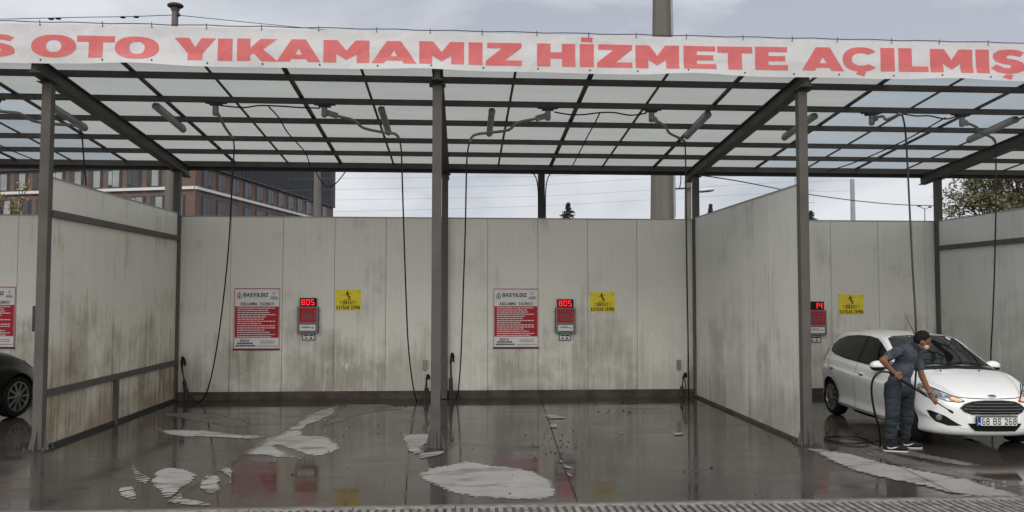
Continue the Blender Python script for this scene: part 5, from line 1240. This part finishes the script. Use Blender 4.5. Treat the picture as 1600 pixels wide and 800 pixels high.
def face(a, b, per, w_, s0, nwin, rows, pale=True):
    d = (b-a).normalized(); nn = Vector((d.y, -d.x, 0)); 
    if nn.dot(cen-a) > 0: nn = -nn
    mb = MB(); q0 = a+nn*.12; q1 = b+nn*.12; mb.beam(Vector((q0.x, q0.y, zw)), Vector((q1.x, q1.y, zw)), .3, .32); mb.build('string_band', 'band', bb, T=bI)
    mb = MB(); mb.beam(Vector((q0.x, q0.y, zc_-.05)), Vector((q1.x, q1.y, zc_-.05)), .5, .18); mb.build('cornice', 'reveal', bb, T=bI)
    T = Matrix((d, nn, Vector((0, 0, 1)))).transposed().to_4x4(); T.translation = a
    k = 0
    for r_, (z0, z1, of) in enumerate(rows):
        for i in range(nwin):
            x = s0+i*per+of
            if x+w_ > (b-a).length-.3: continue
            fr_o = MB(); fr_o.box((x-.35, -.05, z0-.75), (x+w_+.05, .05, z1+.12), T=T); f_ = fr_o.build('window', 'reveal', bb, T=bI)
            g1 = MB(); g1.box((x, .02, z0), (x+w_*.58, .07, z1), T=T); g1.build('pane', 'panepale' if pale and (i*7+r_*3) % 5 < 4 else 'pane', f_, T=bI)
            g1 = MB(); g1.box((x+w_*.63, .02, z0+.25), (x+w_*.97, .07, z1-.05), T=T); g1.build('pane', 'pane' if (i+r_) % 3 or not pale else 'panepale', f_, T=bI)
    # ribs of the dark cladding
    mb = MB(); n_ = int((b-a).length/1.0)
    for i in range(n_): mb.box((i*1.0+.3, .36, zc_+.2), (i*1.0+.36, .44, zt-.1), T=T)
    mb.build('cladding_rib', 'reveal', bb, T=bI)
ln = (cL-c0).length
face(c0, cL, 2.52, 1.45, 2.1, 13, [(14.15, 16.05, 0), (10.3, 12.9, -.55), (6.6, 9.2, 0)])
face(c0, cR, 3.45, 1.7, 1.7, 12, [(14.15, 16.05, 0), (10.3, 12.9, .0), (6.6, 9.2, 0)], False)

# ------------------------------------------------------------------ background: poles, mast, wires
def pole(px, yt, yb, Y, wt, wb, label, mt='polegrey', name='utility_pole', cat='pole', pxb=None):
    a = at(px, yt, Y); b = at(pxb if pxb is not None else px, yb, Y); k = Y/FPX; b0 = b.copy()
    sl_ = (a-b); b0 = b-sl_*((b.z)/sl_.z)
    r = thing(name, b0, label, cat); wz = wb+(wb-wt)*(b.z/(a.z-b.z))*.6
    o = MB().tube([b0, b, a], [wz*k/2, wb*k/2, wt*k/2], 14).build('shaft', mt, r, smooth=True, T=IT(r)); return r, a, b
r, top1, _ = pole(274, 10, 300, 24, 9.5, 13.5, 'tall weathered concrete pole with a dark lamp head above the banner', pxb=265)
k = 24/FPX
MB().ball(top1+Vector((0, 0, .02)), (12.5*k, 10*k, 4.5*k), 16, 8).build('lamp_head', 'steel_dark', r, smooth=True, T=IT(r)); MB().lathe([(5*k, -9*k), (7*k, -4*k), (3*k, 0)], top1, (0, 0, 1), 12).build('lamp_neck', 'steel', r, T=IT(r))
MB().box((top1.x+4*k, 23.9, top1.z-15*k), (top1.x+7*k, 24.05, top1.z-11*k)).build('wire_clamp', 'steel_dark', r, T=IT(r))
pole(496, 262, 345, 45, 10, 12.5, 'slim grey concrete pole in front of the dark end of the brick building')
r, a_, _ = pole(1034, -60, 345, 70, 28, 38, 'very thick round concrete mast rising beyond the roof', 'mast', 'concrete_mast', 'mast', pxb=1035)
MB().tube([at(1054.5, 340, 68.9), at(1050.5, 60, 68.9), at(1048, -60, 68.9)], .10, 6).build('service_pipe', 'polesteel', r, T=IT(r))
r, a_, b_ = pole(1075, 262, 345, 30, 10, 11, 'concrete pole with a street lamp arm beside the thick mast')
k = 30/FPX; p0_, p1_ = at(1081, 299, 29.9), at(1092, 297, 29.9)
MB().tube([p0_, p1_], .03, 6).build('lamp_arm', 'galv', r, T=IT(r))
q = at(1103, 297, 29.9); MB().ball(q, (14*k, 5*k, 2.6*k), 16, 8, T=Matrix.Rotation(R(-6), 3, 'Y')).build('lamp_head', 'signwhite', r, smooth=True, T=IT(r)); MB().ball(q-Vector((0, 0, .05)), (13.5*k, 4.5*k, 1.6*k), 16, 8, T=Matrix.Rotation(R(-6), 3, 'Y')).build('lamp_underside', 'steel_dark', r, smooth=True, T=IT(r))
MB().beam(at(1055, 295, 29.8), at(1080, 294, 29.8), .05, .06).build('cross_arm', 'steel_dark', r, T=IT(r)); MB().tube(smooth_path([at(1063, 268, 29.8), at(1064, 280, 29.8), at(1062, 294, 29.8)]), .02, 6).build('cable_tail', 'black', r, T=IT(r))
pole(1331.5, 280, 345, 60, 6.5, 7.5, 'plain grey steel pole standing beyond the wall behind the white car', 'polesteel', pxb=1333)
r, a_, b_ = pole(1445, 325, 348, 60, 1.6, 2, 'small double-armed street lamp beyond the wall behind the white car', 'polesteel', 'street_lamp', 'street lamp')
for sx, yy in ((-9, 322), (8, 323.5)):
    e_ = at(1445+sx, yy, 60); MB().tube([at(1445, 327, 60), e_], .035, 6).build('arm', 'polesteel', r, T=IT(r)); MB().ball(e_, (.17, .1, .07), 8, 6).build('lamp_head', 'steel_dark', r, T=IT(r))
# lattice pylon far off
rp = at(1262, 345, 160); b0 = Vector((rp.x, 160, 0)); r = thing('lattice_pylon', b0, 'faint lattice power pylon far beyond the right partition wall', 'pylon'); mb = MB()
zt_ = at(1240, 277, 160).z
for sx in (-1, 1): mb.tube([b0+Vector((sx*2.4-0, 0, 0)), Vector((b0.x-2.2+sx*.35, 160, zt_))], .09, 4)
nz = 11
for i in range(nz):
    f0, f1 = i/nz, (i+1)/nz
    l0 = (b0+Vector((-2.4, 0, 0))).lerp(Vector((b0.x-2.55, 160, zt_)), f0); r0 = (b0+Vector((2.4, 0, 0))).lerp(Vector((b0.x-1.85, 160, zt_)), f0); l1 = (b0+Vector((-2.4, 0, 0))).lerp(Vector((b0.x-2.55, 160, zt_)), f1); r1 = (b0+Vector((2.4, 0, 0))).lerp(Vector((b0.x-1.85, 160, zt_)), f1)
    mb.tube([l0, r1], .05, 4); mb.tube([r0, l1], .05, 4)
for z in (.80, .9): mb.tube([Vector((b0.x-5, 160, zt_*z)), Vector((b0.x+1.5, 160, zt_*z))], .07, 4)
mb.build('lattice', 'polesteel', r, T=IT(r))
def wire(pts, label, rr, beads=(), mt='black'):
    P = [at(*p) for p in pts]; base = P[0]; r = None
    o = MB().tube(smooth_path(P, 8), rr, 5).build('overhead_wire', mt); o.data.transform(Matrix.Translation(-base)); o.location = base
    tag(o, label, 'wire', 'overhead wires')
    for x, y, Y in beads:
        b_ = at(x, y, Y)-base; MB().ball(b_, (.09, .05, .035), 8, 6).build('insulator', 'black', o, smooth=True)
wire([(-60,31,24),(0,30,24),(130,27,24),(200,26,24),(270,23.5,24)], 'thin overhead wire with small insulators left of the pole top', .011, [(80,29.5,24),(91,29,24),(192,27,24),(213,26.5,24)])
wire([(281,24,24),(350,31,26),(420,38,28),(545,50,32),(640,59,35)], 'thin overhead wire running down to the right from the pole top', .011)
wire([(1090,273,17.),(1160,284,19),(1260,303,22),(1360,316,24),(1440,321,26),(1560,322,30)], 'black overhead wire sagging from the right rear column towards the tree', .014)
for i, (ya, yb_, y3) in enumerate(((278,270,262),(296,283,277),(312,301,289),(331,316,305))):
    wire([(440,ya+2,90),(700,(ya+yb_)/2+3,90),(860,yb_+5,90),(1000,yb_-3,90),(1200,y3-3,90),(1330,y3-7,90)], ['topmost', 'second from the top', 'third from the top', 'lowest'][i]+' of the four faint parallel power lines across the open sky', .011, mt='wireg')

# ------------------------------------------------------------------ trees
def leaves(mb, c, rad, n, size, g, gap=1.):
    for _ in range(n):
        u = Vector((g.gauss(0, 1), g.gauss(0, 1), g.gauss(0, 1))).normalized()*(g.random()**.45); p = c+Vector((u.x*rad.x, u.y*rad.y, u.z*rad.z))
        if noise.noise(p*gap) < -.12: continue
        a = Vector((g.gauss(0, 1), g.gauss(0, 1), g.gauss(0, .6))).normalized()*size*g.uniform(.6, 1.3); b_ = a.orthogonal().normalized(); b_ = (b_*math.cos(g.random()*6)+a.normalized().cross(b_)*math.sin(g.random()*6)).normalized()*size*.45
        mb.add([p-a*.5, p+b_*.5, p+a*.5, p-b_*.5], [(0, 1, 2, 3)])
def broadleaf(base, H, cr_c, cr_r, n, size, mt, label, seed, clumps=26):
    g = random.Random(seed); r = thing('broadleaf_tree', base, label, 'tree'); I = IT(r)
    tr = MB(); fork = Vector((base.x, base.y, H*.32)); tr.tube([base, base.lerp(fork, .5)+Vector((.05, 0, 0)), fork], [H*.028, H*.022, H*.018], 10)
    br = MB(); lf = MB()
    for i in range(clumps):
        u = Vector((g.gauss(0, 1), g.gauss(0, 1), g.gauss(0, 1))).normalized()*g.uniform(.35, .95); c_ = cr_c+Vector((u.x*cr_r.x, u.y*cr_r.y, u.z*cr_r.z))
        mid_ = fork.lerp(c_, .5)+Vector((g.gauss(0, .2), g.gauss(0, .2), g.gauss(0, .2)))
        br.tube([fork, mid_, c_], [H*.009, H*.005, H*.0018], 6)
        for k in range(4):
            e_ = c_+Vector((g.gauss(0, .8), g.gauss(0, .8), g.gauss(0, .6)))*cr_r.x*.28; br.tube([mid_.lerp(c_, .6), e_], [H*.0028, H*.001], 4)
            leaves(lf, e_, Vector((1, 1, .7))*cr_r.x*.17, n//clumps//5, size, g, 1.6)
        leaves(lf, c_, Vector((1, 1, .75))*cr_r.x*.26, n//clumps//3, size, g, 1.6)
    tr.build('trunk', 'bark', r, smooth=True, T=I); br.build('branches', 'bark', r, T=I); lf.build('crown', mt, r, T=I)
cc = at(1590, 300, 30); broadleaf(Vector((cc.x, 30, 0)), 9.5, cc+Vector((0, 0, .2)), Vector((2.75, 2.3, 2.3)), 15000, .18, 'leaf_autumn', 'large tree with thinning brown-green leaves at the right edge, behind the wall', 5, 56)
cc = at(8, 318, 40); broadleaf(Vector((cc.x, 40, 0)), 7.8, cc, Vector((1.15, 1.1, 1.5)), 420, .17, 'leaf_yellow', 'small tree with sparse yellow leaves at the left edge, in front of the brick building', 11, 12)
def conifer(px, yt, yb, Y, hw, label, seed):
    g = random.Random(seed); top_ = at(px, yt, Y); base = Vector((top_.x, Y, 0)); r = thing('conifer_tree', base, label, 'tree', 'dark conifers beyond the wall'); I = IT(r)
    MB().tube([base, top_], [.2, .02], 6).build('trunk', 'bark', r, T=I); lf = MB(); vis = (yb-yt)/FPX*Y
    for i in range(15):
        f = i/15; z = top_.z-vis*1.4*f; rr = hw/FPX*Y*(.15+f*1.3)*g.uniform(.7, 1.3)
        for k in range(5):
            a = g.random()*6.28; rr *= g.uniform(.8, 1.2); e_ = Vector((base.x+math.cos(a)*rr, Y+math.sin(a)*rr, z-.18*rr+g.uniform(-.05, .05)))
            for m_ in range(5): leaves(lf, Vector((base.x, Y, z)).lerp(e_, (m_+1)/5), Vector((.10, .10, .05)), 6, .15, g, .01)
    lf.build('crown', 'leaf_dark', r, T=I)
conifer(888, 318, 342, 55, 11, 'small dark conifer tip showing above the wall of the empty bay', 1)
conifer(1110, 320, 345, 60, 6, 'thin dark conifer tip just right of the right rear column', 2)
conifer(1267, 330, 350, 70, 13, 'dark treetop peeping out beside the right front column', 3)
